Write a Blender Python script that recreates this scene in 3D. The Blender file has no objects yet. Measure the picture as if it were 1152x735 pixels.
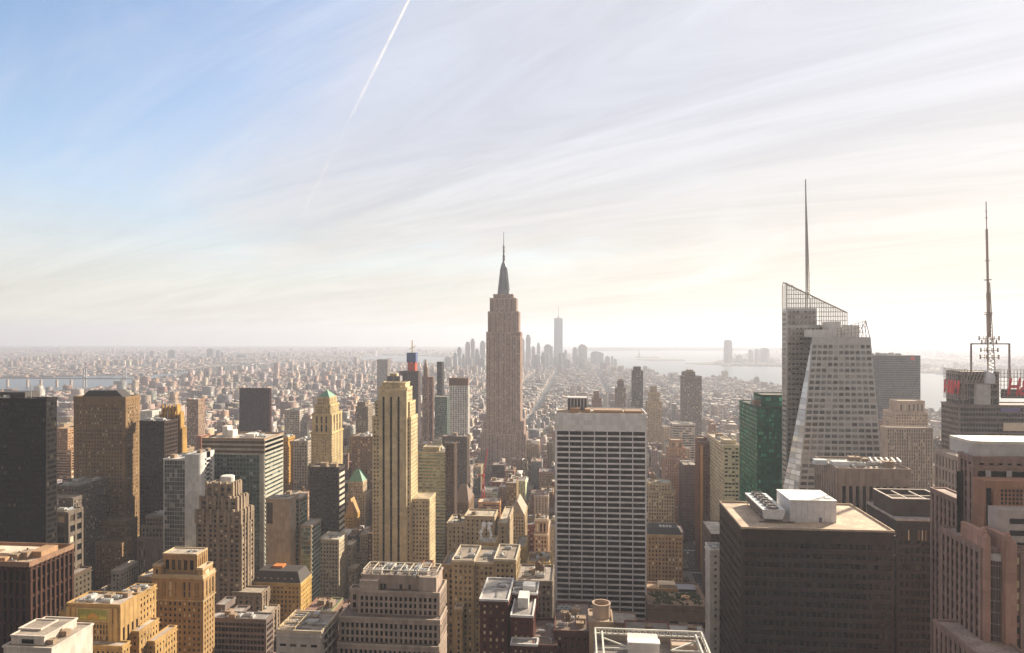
import bpy, math, random
import numpy as np
from mathutils import Vector
from mathutils.bvhtree import BVHTree

random.seed(7)
SC = bpy.context.scene
COL = SC.collection
# ------------------------------------------------------------------ camera
F, PXC, HZ, CAMZ = 785.0, 576.0, 378.0, 260.0     # focal length, centre, horizon row of the 1152x735 photograph
YAW = math.radians(5.39)                          # the avenues run 5.4 degrees to the right of the view
SA, CA = math.sin(YAW), math.cos(YAW)
cd = bpy.data.cameras.new('camera'); cam = bpy.data.objects.new('camera', cd); COL.objects.link(cam)
cam.location = (0, 0, CAMZ); cam.rotation_euler = (math.radians(90), 0, YAW)
cd.sensor_width = 36.0; cd.lens = 36.0 * F / 1152.0
cd.shift_y = (HZ - 367.5) / 1152.0
cd.clip_start = 1.0; cd.clip_end = 200000.0
SC.camera = cam
# ------------------------------------------------------------------ light
SUN_EL = math.radians(26.0); SUN_AZ = math.radians(43.0)   # clockwise from +Y (down the avenues)
SVEC = Vector((math.sin(SUN_AZ)*math.cos(SUN_EL), math.cos(SUN_AZ)*math.cos(SUN_EL), math.sin(SUN_EL)))
ld = bpy.data.lights.new('sun', 'SUN'); ld.energy = 5.0; ld.angle = math.radians(0.5); ld.color = (1.0, 0.87, 0.66)
sun = bpy.data.objects.new('sun', ld); COL.objects.link(sun)
sun.rotation_euler = SVEC.to_track_quat('Z', 'Y').to_euler()
SC.view_settings.view_transform = 'Standard'; SC.view_settings.look = 'None'
SC.view_settings.gamma = 1.0; SC.view_settings.use_curve_mapping = False
SC.view_settings.exposure = 1.2
SKY_STRENGTH = 0.095
HAZE_DENSITY, HAZE_ANISO, HAZE_ALB = 0.98e-4, 0.28, (.75, .79, .94)

def nd(nt, t, **kw):
    n = nt.nodes.new(t)
    for k, v in kw.items():
        if k.startswith('i_'):
            n.inputs[k[2:].replace('_', ' ')].default_value = v
        else:
            setattr(n, k, v)
    return n
def mth(nt, op, a, b=None, c=None, clamp=False):
    n = nt.nodes.new('ShaderNodeMath'); n.operation = op; n.use_clamp = clamp
    for i, v in enumerate((a, b, c)):
        if v is None: continue
        if isinstance(v, (int, float)): n.inputs[i].default_value = v
        else: nt.links.new(v, n.inputs[i])
    return n.outputs[0]
def vmth(nt, op, a, b=None):
    n = nt.nodes.new('ShaderNodeVectorMath'); n.operation = op
    for i, v in enumerate((a, b)):
        if v is None: continue
        if isinstance(v, (tuple, list)): n.inputs[i].default_value = v
        else: nt.links.new(v, n.inputs[i])
    return n
def mixc(nt, fac, a, b, mode='MIX'):
    n = nt.nodes.new('ShaderNodeMix'); n.data_type = 'RGBA'; n.blend_type = mode
    for sock, v in ((n.inputs[0], fac), (n.inputs[6], a), (n.inputs[7], b)):
        if isinstance(v, (int, float)): sock.default_value = v
        elif isinstance(v, (tuple, list)): sock.default_value = (*v[:3], 1)
        else: nt.links.new(v, sock)
    return n.outputs[2]
def ramp(nt, fac, stops, interp='LINEAR'):
    n = nt.nodes.new('ShaderNodeValToRGB'); r = n.color_ramp; r.interpolation = interp
    while len(r.elements) < len(stops): r.elements.new(0.5)
    for e, (p, c) in zip(r.elements, stops):
        e.position = p; e.color = (*c[:3], 1) if isinstance(c, (tuple, list)) else (c, c, c, 1)
    nt.links.new(fac, n.inputs[0]); return n.outputs[0]
def sstep(nt, x, a, b):
    n = nt.nodes.new('ShaderNodeMapRange'); n.interpolation_type = 'SMOOTHSTEP'
    nt.links.new(x, n.inputs[0]); n.inputs[1].default_value = a; n.inputs[2].default_value = b
    return n.outputs[0]

# ------------------------------------------------------------------ sky: Nishita air with a veil of cirrus
W = bpy.data.worlds.new('World'); SC.world = W; W.use_nodes = True
nt = W.node_tree; nt.nodes.clear()
tc = nd(nt, 'ShaderNodeTexCoord')
sky = nd(nt, 'ShaderNodeTexSky', sky_type='NISHITA', sun_disc=False)
sky.sun_elevation = SUN_EL; sky.sun_rotation = SUN_AZ; sky.altitude = 260; sky.air_density = 1.0; sky.dust_density = 1.3; sky.ozone_density = 1.6
D_ = tc.outputs['Generated']
sep = nd(nt, 'ShaderNodeSeparateXYZ'); nt.links.new(D_, sep.inputs[0])
zc = mth(nt, 'MAXIMUM', sep.outputs[2], 0.0)
den = mth(nt, 'ADD', zc, 0.09)
px_ = mth(nt, 'DIVIDE', sep.outputs[0], den); py_ = mth(nt, 'DIVIDE', sep.outputs[1], den)
cmb = nd(nt, 'ShaderNodeCombineXYZ'); nt.links.new(px_, cmb.inputs[0]); nt.links.new(py_, cmb.inputs[1])
def streak(az, along, across, off):            # plane coordinates stretched along a compass direction
    a_ = math.radians(az); u = vmth(nt, 'DOT_PRODUCT', cmb.outputs[0], (math.sin(a_)*along, math.cos(a_)*along, 0)).outputs['Value']
    v = vmth(nt, 'DOT_PRODUCT', cmb.outputs[0], (math.cos(a_)*across, -math.sin(a_)*across, 0)).outputs['Value']
    c_ = nd(nt, 'ShaderNodeCombineXYZ'); nt.links.new(u, c_.inputs[0]); nt.links.new(v, c_.inputs[1]); c_.inputs[2].default_value = off; return c_.outputs[0]
n1 = nd(nt, 'ShaderNodeTexNoise', i_Scale=0.55, i_Detail=8.0, i_Roughness=0.58, i_Distortion=0.8); nt.links.new(streak(-50, .5, 1.1, 2.3), n1.inputs[0])
n2 = nd(nt, 'ShaderNodeTexNoise', i_Scale=0.9, i_Detail=11.0, i_Roughness=0.66, i_Distortion=1.6); nt.links.new(streak(-58, .40, 1.7, 5.7), n2.inputs[0])
# the cloud sheet thins out towards the east (left of the view, high up)
CLEAR = Vector((-0.62, 0.60, 0.50)).normalized()
dcl = vmth(nt, 'DOT_PRODUCT', D_, tuple(CLEAR)).outputs['Value']
clear = sstep(nt, dcl, 0.80, 1.0)
nz = mth(nt, 'ADD', mth(nt, 'MULTIPLY', n1.outputs[0], 0.70), mth(nt, 'MULTIPLY', n2.outputs[0], 0.30))
nzb = mth(nt, 'SUBTRACT', nz, mth(nt, 'MULTIPLY', clear, 0.30))
cover = mth(nt, 'MULTIPLY', sstep(nt, nzb, 0.10, 0.52), 0.96)
lowc = sstep(nt, sep.outputs[2], 0.30, 0.04)
cover = mth(nt, 'MAXIMUM', cover, mth(nt, 'MULTIPLY', lowc, 0.88))
dsun = vmth(nt, 'DOT_PRODUCT', D_, tuple(SVEC)).outputs['Value']
near = sstep(nt, dsun, 0.35, 1.0)
cover = mth(nt, 'MAXIMUM', cover, mth(nt, 'MULTIPLY', sstep(nt, dsun, 0.62, 0.86), 0.965))
cover = mth(nt, 'MAXIMUM', cover, mth(nt, 'MULTIPLY', sstep(nt, sep.outputs[1], 0.25, -0.1), 0.9))  # added unseen cloud cover behind the camera, fill for the fronts
ccol = mixc(nt, near, (3.0, 3.22, 3.9), (3.65, 3.68, 3.95))
warm = mixc(nt, near, (3.95, 3.8, 3.45), (4.35, 3.9, 3.3))
ccol = mixc(nt, sstep(nt, sep.outputs[2], 0.36, 0.02), ccol, warm)
# unseen cloud behind the camera, added and toned as fill for shaded fronts
ccol = mixc(nt, sstep(nt, sep.outputs[1], 0.62, 0.05), ccol, (2.15, 1.92, 1.66))
fine = ramp(nt, n2.outputs[0], [(0.34, 0.865), (0.66, 1.075)])
ccol = mixc(nt, 1.0, ccol, fine, 'MULTIPLY')
skyc = mixc(nt, cover, sky.outputs[0], ccol)
bg = nd(nt, 'ShaderNodeBackground'); bg.inputs[1].default_value = SKY_STRENGTH
nt.links.new(skyc, bg.inputs[0]); wo = nd(nt, 'ShaderNodeOutputWorld'); nt.links.new(bg.outputs[0], wo.inputs[0])

cy = SC.cycles
cy.use_denoising = True; cy.max_bounces = 6; cy.diffuse_bounces = 3; cy.glossy_bounces = 3; cy.transmission_bounces = 2
cy.transparent_max_bounces = 12; cy.volume_bounces = 0; cy.caustics_reflective = False; cy.caustics_refractive = False
cy.sample_clamp_indirect = 6.0
try: cy.denoiser = 'OPENIMAGEDENOISE'; cy.denoising_input_passes = 'RGB_ALBEDO_NORMAL'
except Exception: pass

# ------------------------------------------------------------------ pixel <-> world
def ray(px):
    u = (px - PXC) / F
    return u*CA - SA, u*SA + CA            # dx, dy per metre of depth
def Xat(px, Y):
    dx, dy = ray(px); return Y*dx/dy
def Dat(px, Y): return Y / ray(px)[1]
def Zat(px, py, Y): return CAMZ - (py - HZ)/F*Dat(px, Y)
def Yat(px, X):
    dx, dy = ray(px); return X*dy/dx
def proj(x, y, z):
    d = -x*SA + y*CA; r = x*CA + y*SA
    if d < 1: return None
    return PXC + F*r/d, HZ + F*(CAMZ - z)/d, d
def gpt(px, py, z=0.0):                     # ground point seen at a pixel
    d = F*(CAMZ - z)/(py - HZ); dx, dy = ray(px)
    return dx*d, dy*d

# ------------------------------------------------------------------ mesh building
class MB:
    def __init__(s): s.v = []; s.f = []; s.cut = []
    def add(s, vs, fs):
        o = len(s.v); s.cut.append((o, len(s.f))); s.v += [tuple(p) for p in vs]; s.f += [tuple(i+o for i in f) for f in fs]
    def quad(s, a, b, c, d): s.add((a, b, c, d), ((0, 1, 2, 3),))
    def box(s, x0, x1, y0, y1, z0, z1, bottom=False):
        f = [(4, 5, 6, 7), (0, 1, 5, 4), (1, 2, 6, 5), (2, 3, 7, 6), (3, 0, 4, 7)]
        if bottom: f.append((3, 2, 1, 0))
        s.add(((x0, y0, z0), (x1, y0, z0), (x1, y1, z0), (x0, y1, z0), (x0, y0, z1), (x1, y0, z1), (x1, y1, z1), (x0, y1, z1)), f)
    def bar(s, P, Q, w, n):                  # strip P->Q, width vector w, standing proud by n
        h = w*0.5; a = (P-h, P+h, Q+h, Q-h); b = [p+n for p in a]
        s.add(list(a)+b, ((4, 5, 6, 7), (0, 1, 5, 4), (1, 2, 6, 5), (2, 3, 7, 6), (3, 0, 4, 7)))
    def beam(s, P, Q, r):                    # square beam between two points
        P = Vector(P); Q = Vector(Q); d = (Q-P).normalized()
        a = d.cross(Vector((0, 0, 1))); a = Vector((1, 0, 0)) if a.length < 1e-3 else a.normalized()
        b = d.cross(a); a = a*r; b = b*r
        s.add([P-a-b, P+a-b, P+a+b, P-a+b, Q-a-b, Q+a-b, Q+a+b, Q-a+b],
              ((0, 1, 5, 4), (1, 2, 6, 5), (2, 3, 7, 6), (3, 0, 4, 7), (4, 5, 6, 7), (3, 2, 1, 0)))
    def frustum(s, x0, x1, y0, y1, z0, X0, X1, Y0, Y1, z1):
        s.add(((x0, y0, z0), (x1, y0, z0), (x1, y1, z0), (x0, y1, z0), (X0, Y0, z1), (X1, Y0, z1), (X1, Y1, z1), (X0, Y1, z1)),
              ((4, 5, 6, 7), (0, 1, 5, 4), (1, 2, 6, 5), (2, 3, 7, 6), (3, 0, 4, 7)))
    def lathe(s, cx, cy_, prof, n=16, cap=True):
        vs = []; fs = []
        for r, z in prof:
            for k in range(n):
                a = 2*math.pi*k/n; vs.append((cx+r*math.cos(a), cy_+r*math.sin(a), z))
        for i in range(len(prof)-1):
            for k in range(n):
                k2 = (k+1) % n; fs.append((i*n+k, i*n+k2, (i+1)*n+k2, (i+1)*n+k))
        if cap: fs.append(tuple((len(prof)-1)*n+k for k in range(n)))
        s.add(vs, fs)
    def prism(s, poly, z0, z1):
        n = len(poly); s.add([(x, y, z0) for x, y in poly]+[(x, y, z1) for x, y in poly],
                             [tuple(range(n, 2*n))]+[(i, (i+1) % n, n+(i+1) % n, n+i) for i in range(n)])
    def mesh(s, name, o=(0, 0, 0)):
        me = bpy.data.meshes.new(name)
        v = np.array(s.v, dtype=np.float64)-np.array(o)
        me.from_pydata(v.tolist(), [], s.f); me.update(); return me
def pieces(b):                             # one MB per shape that was added
    out = []
    for i, (v0, f0) in enumerate(b.cut):
        v1, f1 = b.cut[i+1] if i+1 < len(b.cut) else (len(b.v), len(b.f)); q = MB(); q.v = b.v[v0:v1]; q.f = [tuple(k-v0 for k in f) for f in b.f[f0:f1]]; out.append(q)
    return out
SPLIT = {'penthouse', 'door', 'pilaster', 'upper_gallery', 'roof_house', 'roof_shed', 'vent_stack', 'cooling_unit', 'skylight', 'dormer', 'stair_house', 'crown_pier', 'buttress', 'rib_pier', 'cornice', 'roof_beam', 'terracotta_slot', 'clerestory_post', 'bay_window', 'louver', 'crown_band'}
def link(name, me, m, parent=None, loc=None):
    ob = bpy.data.objects.new(name, me); COL.objects.link(ob)
    if m is not None and not me.materials: me.materials.append(m)
    if parent is not None: ob.parent = parent
    if loc is not None: ob.location = loc
    return ob
def thing(name, label, cat, loc, group=None):
    ob = bpy.data.objects.new(name, None); COL.objects.link(ob); ob.location = loc; ob.empty_display_size = 5
    ob['label'] = label; ob['category'] = cat
    if group: ob['group'] = group
    return ob

# ------------------------------------------------------------------ materials
MATS = {}
def newmat(name):
    m = bpy.data.materials.new(name); m.use_nodes = True; t = m.node_tree
    return m, t, t.nodes['Principled BSDF']
def wall(c, rough=0.85, var=0.36):
    k = ('w', tuple(round(x, 3) for x in c), rough, var)
    if k in MATS: return MATS[k]
    m, t, p = newmat('masonry'); tcn = nd(t, 'ShaderNodeTexCoord')
    a = nd(t, 'ShaderNodeTexNoise', i_Scale=0.045, i_Detail=5.0, i_Roughness=0.65); t.links.new(tcn.outputs['Object'], a.inputs[0])
    mpp = nd(t, 'ShaderNodeMapping'); mpp.inputs['Scale'].default_value = (0.6, 0.6, 0.05); t.links.new(tcn.outputs['Object'], mpp.inputs[0])
    b = nd(t, 'ShaderNodeTexNoise', i_Scale=1.0, i_Detail=4.0, i_Roughness=0.7); t.links.new(mpp.outputs[0], b.inputs[0])
    s_ = mth(t, 'ADD', mth(t, 'MULTIPLY', a.outputs[0], 0.6), mth(t, 'MULTIPLY', b.outputs[0], 0.4))
    f = ramp(t, s_, [(0.32, 1.0-var), (0.66, 1.0+var*0.45)])
    # panels and repairs: each storey-high piece has its own tone
    sx = nd(t, 'ShaderNodeSeparateXYZ'); t.links.new(tcn.outputs['Object'], sx.inputs[0]); cb = nd(t, 'ShaderNodeCombineXYZ'); wn = nd(t, 'ShaderNodeTexWhiteNoise', noise_dimensions='3D')
    t.links.new(mth(t, 'FLOOR', mth(t, 'DIVIDE', mth(t, 'ADD', sx.outputs[0], sx.outputs[1]), 3.3)), cb.inputs[0]); t.links.new(mth(t, 'FLOOR', mth(t, 'DIVIDE', sx.outputs[2], 3.7)), cb.inputs[1]); t.links.new(cb.outputs[0], wn.inputs[0])
    t.links.new(mixc(t, 1.0, mixc(t, 1.0, c, f, 'MULTIPLY'), ramp(t, wn.outputs['Value'], [(0, .86), (1, 1.10)]), 'MULTIPLY'), p.inputs['Base Color'])
    p.inputs['Roughness'].default_value = rough; p.inputs['Specular IOR Level'].default_value = .15; MATS[k] = m; return m
def plain(c, rough=0.7, metal=0.0, name='paint'):
    k = ('p', tuple(round(x, 3) for x in c), rough, metal)
    if k in MATS: return MATS[k]
    m, t, p = newmat(name); tcn = nd(t, 'ShaderNodeTexCoord')
    a = nd(t, 'ShaderNodeTexNoise', i_Scale=0.35, i_Detail=6.0, i_Roughness=0.7); t.links.new(tcn.outputs['Object'], a.inputs[0])
    f = ramp(t, a.outputs[0], [(0.3, 0.78), (0.7, 1.1)])
    t.links.new(mixc(t, 1.0, c, f, 'MULTIPLY'), p.inputs['Base Color'])
    p.inputs['Roughness'].default_value = rough; p.inputs['Metallic'].default_value = metal; MATS[k] = m; return m
GLS = {  # dark pane, curtain, blind, ior, share of dark panes, share of dark+curtain
    'dark': ((0.010, 0.010, 0.012), (0.09, 0.07, 0.05), (0.60, 0.52, 0.40), 1.45, 0.68, 0.87),
    'black': ((0.006, 0.005, 0.005), (0.016, 0.012, 0.010), (0.06, 0.045, 0.03), 1.30, 0.80, 0.985),
    'brown': ((0.012, 0.007, 0.006), (0.022, 0.013, 0.010), (0.07, 0.045, 0.03), 1.35, 0.60, 0.97),
    'blue': ((0.10, 0.16, 0.28), (0.16, 0.22, 0.34), (0.35, 0.38, 0.42), 1.9, 0.7, 0.9),
    'green': ((0.010, 0.17, 0.10), (0.02, 0.25, 0.145), (0.07, 0.42, 0.25), 1.6, 0.50, 0.90),
    'teal': ((0.030, 0.075, 0.070), (0.06, 0.12, 0.11), (0.25, 0.30, 0.27), 1.9, 0.6, 0.9),
    'grey': ((0.10, 0.105, 0.10), (0.16, 0.16, 0.15), (0.32, 0.30, 0.27), 1.9, 0.55, 0.88),
    'gold': ((0.16, 0.13, 0.09), (0.24, 0.18, 0.10), (0.42, 0.32, 0.18), 1.9, 0.5, 0.9),
    'mirror': ((0.15, 0.148, 0.15), (0.22, 0.215, 0.215), (0.42, 0.40, 0.39), 1.9, 0.5, 0.9),
    'silver': ((0.70, 0.74, 0.80), (0.76, 0.79, 0.83), (0.82, 0.84, 0.86), 1.7, 0.6, 0.9),  # pale pane colours carry the slanted facet's sky reflection
    'lit': ((0.03, 0.025, 0.02), (0.30, 0.20, 0.10), (0.72, 0.58, 0.36), 1.5, 0.35, 0.55),  # the lit look is put into the pane colours
}
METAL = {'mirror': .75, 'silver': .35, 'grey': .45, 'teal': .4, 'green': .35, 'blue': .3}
def glass(kind):
    k = ('g', kind)
    if k in MATS: return MATS[k]
    c0, c1, c2, ior, p0, p1 = GLS[kind]
    m, t, p = newmat('window_glass'); g = nd(t, 'ShaderNodeNewGeometry'); oi = nd(t, 'ShaderNodeObjectInfo')
    r = mth(t, 'FRACT', mth(t, 'ADD', mth(t, 'MULTIPLY', g.outputs['Random Per Island'], 7.31), mth(t, 'MULTIPLY', oi.outputs['Random'], 3.77)))
    c = ramp(t, r, [(0.0, c0), (p0*0.5, tuple(x*0.7 for x in c0)), (p0, c1), (p1, c2)], 'CONSTANT')
    t.links.new(c, p.inputs['Base Color'])
    if kind in METAL: p.inputs['Metallic'].default_value = METAL[kind]
    # every pane sits a little differently in its frame
    wn = nd(t, 'ShaderNodeTexWhiteNoise', noise_dimensions='1D'); t.links.new(mth(t, 'MULTIPLY', r, 913.0), wn.inputs['W'])
    off = vmth(t, 'MULTIPLY', vmth(t, 'SUBTRACT', wn.outputs['Color'], (.5, .5, .5)).outputs[0], (.09, .09, .09)).outputs[0]
    t.links.new(vmth(t, 'NORMALIZE', vmth(t, 'ADD', g.outputs['Normal'], off).outputs[0]).outputs[0], p.inputs['Normal'])
    t.links.new(ramp(t, r, [(0.0, 0.05), (p0*0.5, 0.12), (p0, 0.22), (p1, 0.45)], 'CONSTANT'), p.inputs['Roughness'])
    p.inputs['IOR'].default_value = ior; MATS[k] = m; return m
def roofmat(c):
    k = ('r', tuple(round(x, 3) for x in c))
    if k in MATS: return MATS[k]
    m, t, p = newmat('roofing'); tcn = nd(t, 'ShaderNodeTexCoord')
    a = nd(t, 'ShaderNodeTexNoise', i_Scale=0.12, i_Detail=6.0, i_Roughness=0.72); t.links.new(tcn.outputs['Object'], a.inputs[0])
    b = nd(t, 'ShaderNodeTexVoronoi', i_Scale=0.22); t.links.new(tcn.outputs['Object'], b.inputs[0])
    f = ramp(t, a.outputs[0], [(0.3, 0.62), (0.68, 1.18)])
    c1 = mixc(t, 1.0, c, f, 'MULTIPLY')
    vf = nd(t, 'ShaderNodeTexVoronoi', i_Scale=0.11); t.links.new(tcn.outputs['Object'], vf.inputs[0]); vg = nd(t, 'ShaderNodeRGBToBW'); t.links.new(vf.outputs['Color'], vg.inputs[0]); st_ = nd(t, 'ShaderNodeTexNoise', i_Scale=1.3, i_Detail=5.0, i_Roughness=.75); t.links.new(tcn.outputs['Object'], st_.inputs[0])
    c2 = mixc(t, 1.0, mixc(t, 1.0, c1, ramp(t, vg.outputs[0], [(.25, .80), (.75, 1.08)]), 'MULTIPLY'), ramp(t, st_.outputs[0], [(.38, .62), (.55, 1.05)]), 'MULTIPLY')
    t.links.new(c2, p.inputs['Base Color']); p.inputs['Roughness'].default_value = 0.9; MATS[k] = m; return m

# ------------------------------------------------------------------ rooftop equipment (shared meshes)
def _tank():
    b = MB(); c = MB()
    for sx in (-1.2, 1.2):
        for sy in (-1.2, 1.2): b.box(sx-.12, sx+.12, sy-.12, sy+.12, 0, 3.2)
    b.box(-1.7, 1.7, -1.7, 1.7, 3.2, 3.45, True)
    b.lathe(0, 0, [(1.9, 3.45), (1.95, 7.4)], 14); b.lathe(0, 0, [(2.15, 7.4), (0.1, 9.0)], 14)
    return b.mesh('water_tank')
def _ahu():
    b = MB(); b.box(-3, 3, -1.6, 1.6, 0.3, 2.4, True); b.box(-2.8, -2.4, -1.4, 1.4, 0, .3); b.box(2.4, 2.8, -1.4, 1.4, 0, .3)
    for x in (-1.7, 0.2, 2.0): b.lathe(x, 0, [(.8, 2.4), (.8, 2.8), (.62, 2.8), (.55, 2.55)], 12)
    b.box(3.0, 4.6, -.6, .6, .6, 1.6, True); return b.mesh('air_handler')
def _bulk():
    b = MB(); b.box(-3, 3, -2.5, 2.5, 0, 3.6); b.box(-3.2, 3.2, -2.7, 2.7, 3.6, 3.9, True); b.box(-.6, .6, -2.58, -2.5, 0, 2.2)
    b.box(1.2, 2.0, 0.5, 1.4, 3.9, 5.0); return b.mesh('stair_bulkhead')
def _duct():
    b = MB(); b.box(-5, 5, -.5, .5, .5, 1.4, True); b.box(4, 5, -.5, 2.6, .5, 1.4, True); b.box(-5, -4.2, -.5, .5, 0, .5)
    b.lathe(-2, 0, [(.4, 1.4), (.4, 2.4), (.6, 2.5), (.1, 3.0)], 10); b.lathe(1.5, 0, [(.4, 1.4), (.4, 2.1), (.6, 2.2), (.1, 2.6)], 10)
    return b.mesh('roof_duct')
def _mast():
    b = MB(); b.beam((0, 0, 0), (0, 0, 9), .12)
    for z in (4.5, 6, 7.5): b.beam((-.9, 0, z), (.9, 0, z), .06)
    return b.mesh('antenna_mast')
def _pipe():
    b = MB()
    for o in (-.5, 0, .45): b.beam((-5.5, o, .45), (5.5, o, .45), .13); b.beam((5.5, o, .45), (5.5, o+3.2, .45), .13)
    for x in (-5, -2, 1, 4): b.box(x-.12, x+.12, -.8, .75, 0, .32)
    return b.mesh('pipe_run')
def _sky():
    b = MB(); b.box(-2.6, 2.6, -1.2, 1.2, 0, .5); b.frustum(-2.5, 2.5, -1.1, 1.1, .5, -2.5, 2.5, -.1, .1, 1.5); b.lathe(4, .4, [(.35, 0), (.35, 1.5), (.55, 1.6), (.1, 2.0)], 10); b.lathe(4.2, -1.6, [(.25, 0), (.25, 1.1), (.1, 1.3)], 8)
    return b.mesh('roof_skylight')
UNITS = {}
def unit(kind, par, loc, rz=0.0, s=1.0, mat=None):
    if kind not in UNITS:
        me = {'water_tank': _tank, 'air_handler': _ahu, 'stair_bulkhead': _bulk, 'roof_duct': _duct, 'antenna_mast': _mast, 'pipe_run': _pipe, 'roof_skylight': _sky}[kind]()
        UNITS[kind] = me
        me.materials.append({'water_tank': plain((.16, .10, .06), .9), 'air_handler': plain((.50, .50, .50), .5), 'stair_bulkhead': wall((.34, .25, .18)),
                             'roof_duct': plain((.42, .42, .42), .4, .4), 'antenna_mast': plain((.3, .3, .3), .5, .5), 'pipe_run': plain((.30, .29, .28), .5, .3), 'roof_skylight': plain((.22, .24, .25), .35)}[kind])
    ob = bpy.data.objects.new(kind, UNITS[kind]); COL.objects.link(ob); ob.parent = par
    ob.location = loc; ob.rotation_euler = (0, 0, rz); ob.scale = (s, s, s)
    if mat is not None:
        ob.material_slots[0].link = 'OBJECT'; ob.material_slots[0].material = mat
    return ob

# ------------------------------------------------------------------ buildings
BL = []                    # every hero building
PANE = {}
S_PUNCH = dict(bay=3.0, fh=3.6, ww=.50, wh=.56, pd=.30, sd=.22)
S_STRIP = dict(bay=6.0, fh=3.8, ww=.96, wh=.52, pd=.06, sd=.22)
S_VERT = dict(bay=2.2, fh=3.7, ww=.50, wh=.70, pd=.55, sd=.12)
S_CURT = dict(bay=1.7, fh=3.8, ww=.86, wh=.62, pd=.12, sd=.06)
def st(base, **kw): d = dict(base); d.update(kw); return d

SUB = dict(fan='cooling_tower', cooling_louver='cooling_tower', support_frame='cooling_tower', door='penthouse', panel_seam='penthouse', penthouse_roof='penthouse', penthouse_band='penthouse', louver='penthouse', turret_cap='glass_turret',
           turret_mullion='glass_turret', sunburst='tiled_panel', panel_figure='tiled_panel', panel_frame='tiled_panel', sign_board='sign_frame', sign_backing='sign_frame', display_screen='sign_frame', facet_mullion='facet_glazing', screen_glass='lattice_screen', tank_floor='round_tank',
           bay_window='bay_wing', terracotta_grille='terracotta_wing', terracotta_slot='terracotta_wing', clerestory_post='clerestory', plant_cap='plant_box', tank_frame='roof_tank', cab='mast', counterweight='jib', crane_mast='safety_net', coping='penthouse', penthouse_floor='penthouse', roof_beam='penthouse')
class B:
    def __init__(s, name, label, short, wallc, vb, cat='building', gl='dark', roof=(.34, .28, .23), style=S_PUNCH, group=None, rough=.85, cap=None, var=.36):
        s.name, s.label, s.short, s.vb, s.cat, s.gl, s.style, s.group = name, label, short, vb, cat, gl, style, group
        s.w = MB(); s.sp = {}; s.pars = []; s.rfs = []; s.panes = []; s.tiers = []; s.rects = []
        s.wm = wall(wallc, rough, var); s.rm = roofmat(roof); s.capm = wall(cap) if cap else s.wm; s.extra = []; s.units = []
    def mb(s, name, m, label=None):           # an extra part
        b = MB(); s.extra.append((name, b, m, label)); return b
    def face(s, A, Bp, z0, z1, stl):
        A = Vector((*A, z0)); Bp = Vector((*Bp, z0)); up = Vector((0, 0, 1))
        s.face4(A, Bp, Bp+up*(z1-z0), A+up*(z1-z0), stl)
    def face4(s, A, Bq, C, Dq, stl):
        # grid of openings on a planar (possibly tapering) face; A B bottom, C D top, seen from outside
        up = (Dq-A); H = up.length; L = (Bq-A).length
        if L < 1.2 or H < 2.0: return
        t = (Bq-A).normalized(); n = t.cross(up).normalized()
        em = stl.get('em', 0.8); e0, e1 = em if isinstance(em, tuple) else (em, em)
        tb, bb = stl.get('top', 0.8), stl.get('bot', 0.0)
        if L-e0-e1 < 1.0: e0 = e1 = 0.2
        nb = stl.get('nb') or max(1, round((L-e0-e1)/stl['bay'])); nf = stl.get('nf') or max(1, round((H-tb-bb)/stl['fh']))
        u0, u1 = e0/L, 1-e1/L; v0, v1 = bb/H, 1-tb/H; du = (u1-u0)/nb; dv = (v1-v0)/nf
        ww, wh, pd, sd = stl['ww'], stl['wh'], stl['pd'], stl['sd']
        P = lambda u, v: (A.lerp(Bq, u)).lerp(Dq.lerp(C, u), v)
        spc = stl.get('sp'); smb = s.w
        if spc is not None:
            k = tuple(spc)
            if k not in s.sp: s.sp[k] = MB()
            smb = s.sp[k]
        mp_ = stl.get('mp')
        if pd > 0:
            for i in range(nb+1):
                w = du*(1-ww); d = pd; c = u0+i*du
                if mp_ and i % mp_[0] == 0 and 0 < i < nb: w = max(w, mp_[1]/L); d = mp_[2]
                a, b = c-w/2, c+w/2
                if i == 0: a = 0.0
                if i == nb: b = 1.0
                c = (a+b)/2; s.w.bar(P(c, 0), P(c, 1), t*((b-a)*L), n*d)
        if sd > 0:
            hs = dv*(1-wh); tv = up.normalized()
            # spandrels sit between the outer piers
            ua, ub = du*(1-ww)*.5+u0 if pd > 0 else 0.0, u1-du*(1-ww)*.5 if pd > 0 else 1.0
            for j in range(nf+1):
                a, b = v0+j*dv-hs/2, v0+j*dv+hs/2
                if j == 0: a = 0.0
                if j == nf: b = 1.0
                c = (a+b)/2; mm = s.w if (spc is not None and j == nf) else smb
                mm.bar(P(ua, c), P(ub, c), tv*((b-a)*H), n*sd)
        g = stl.get('glass', s.gl)
        for i in range(nb):
            for j in range(nf):
                uc = u0+(i+.5)*du; vc = v0+(j+.5)*dv; c = P(uc, vc)+n*.03
                q = proj(*c)
                if q is None or q[1] > min(s.vb+40, 790) or q[0] < -90 or q[0] > 1250: continue
                hu, hv = du*ww*.5, dv*wh*.5
                cs = [P(uc-hu, vc-hv)+n*.03, P(uc+hu, vc-hv)+n*.03, P(uc+hu, vc+hv)+n*.03, P(uc-hu, vc+hv)+n*.03]
                a = proj(*cs[0]); b = proj(*cs[2])
                if a is None or b is None: continue
                area = abs((a[0]-b[0])*(a[1]-b[1]))*.79; mn = min(abs(a[0]-b[0]), abs(a[1]-b[1]))*.889
                vis = 0 <= q[0] <= 1152 and q[1] <= min(735, s.vb)
                s.panes.append((area if vis else 0, mn, c, cs, g))
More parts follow.
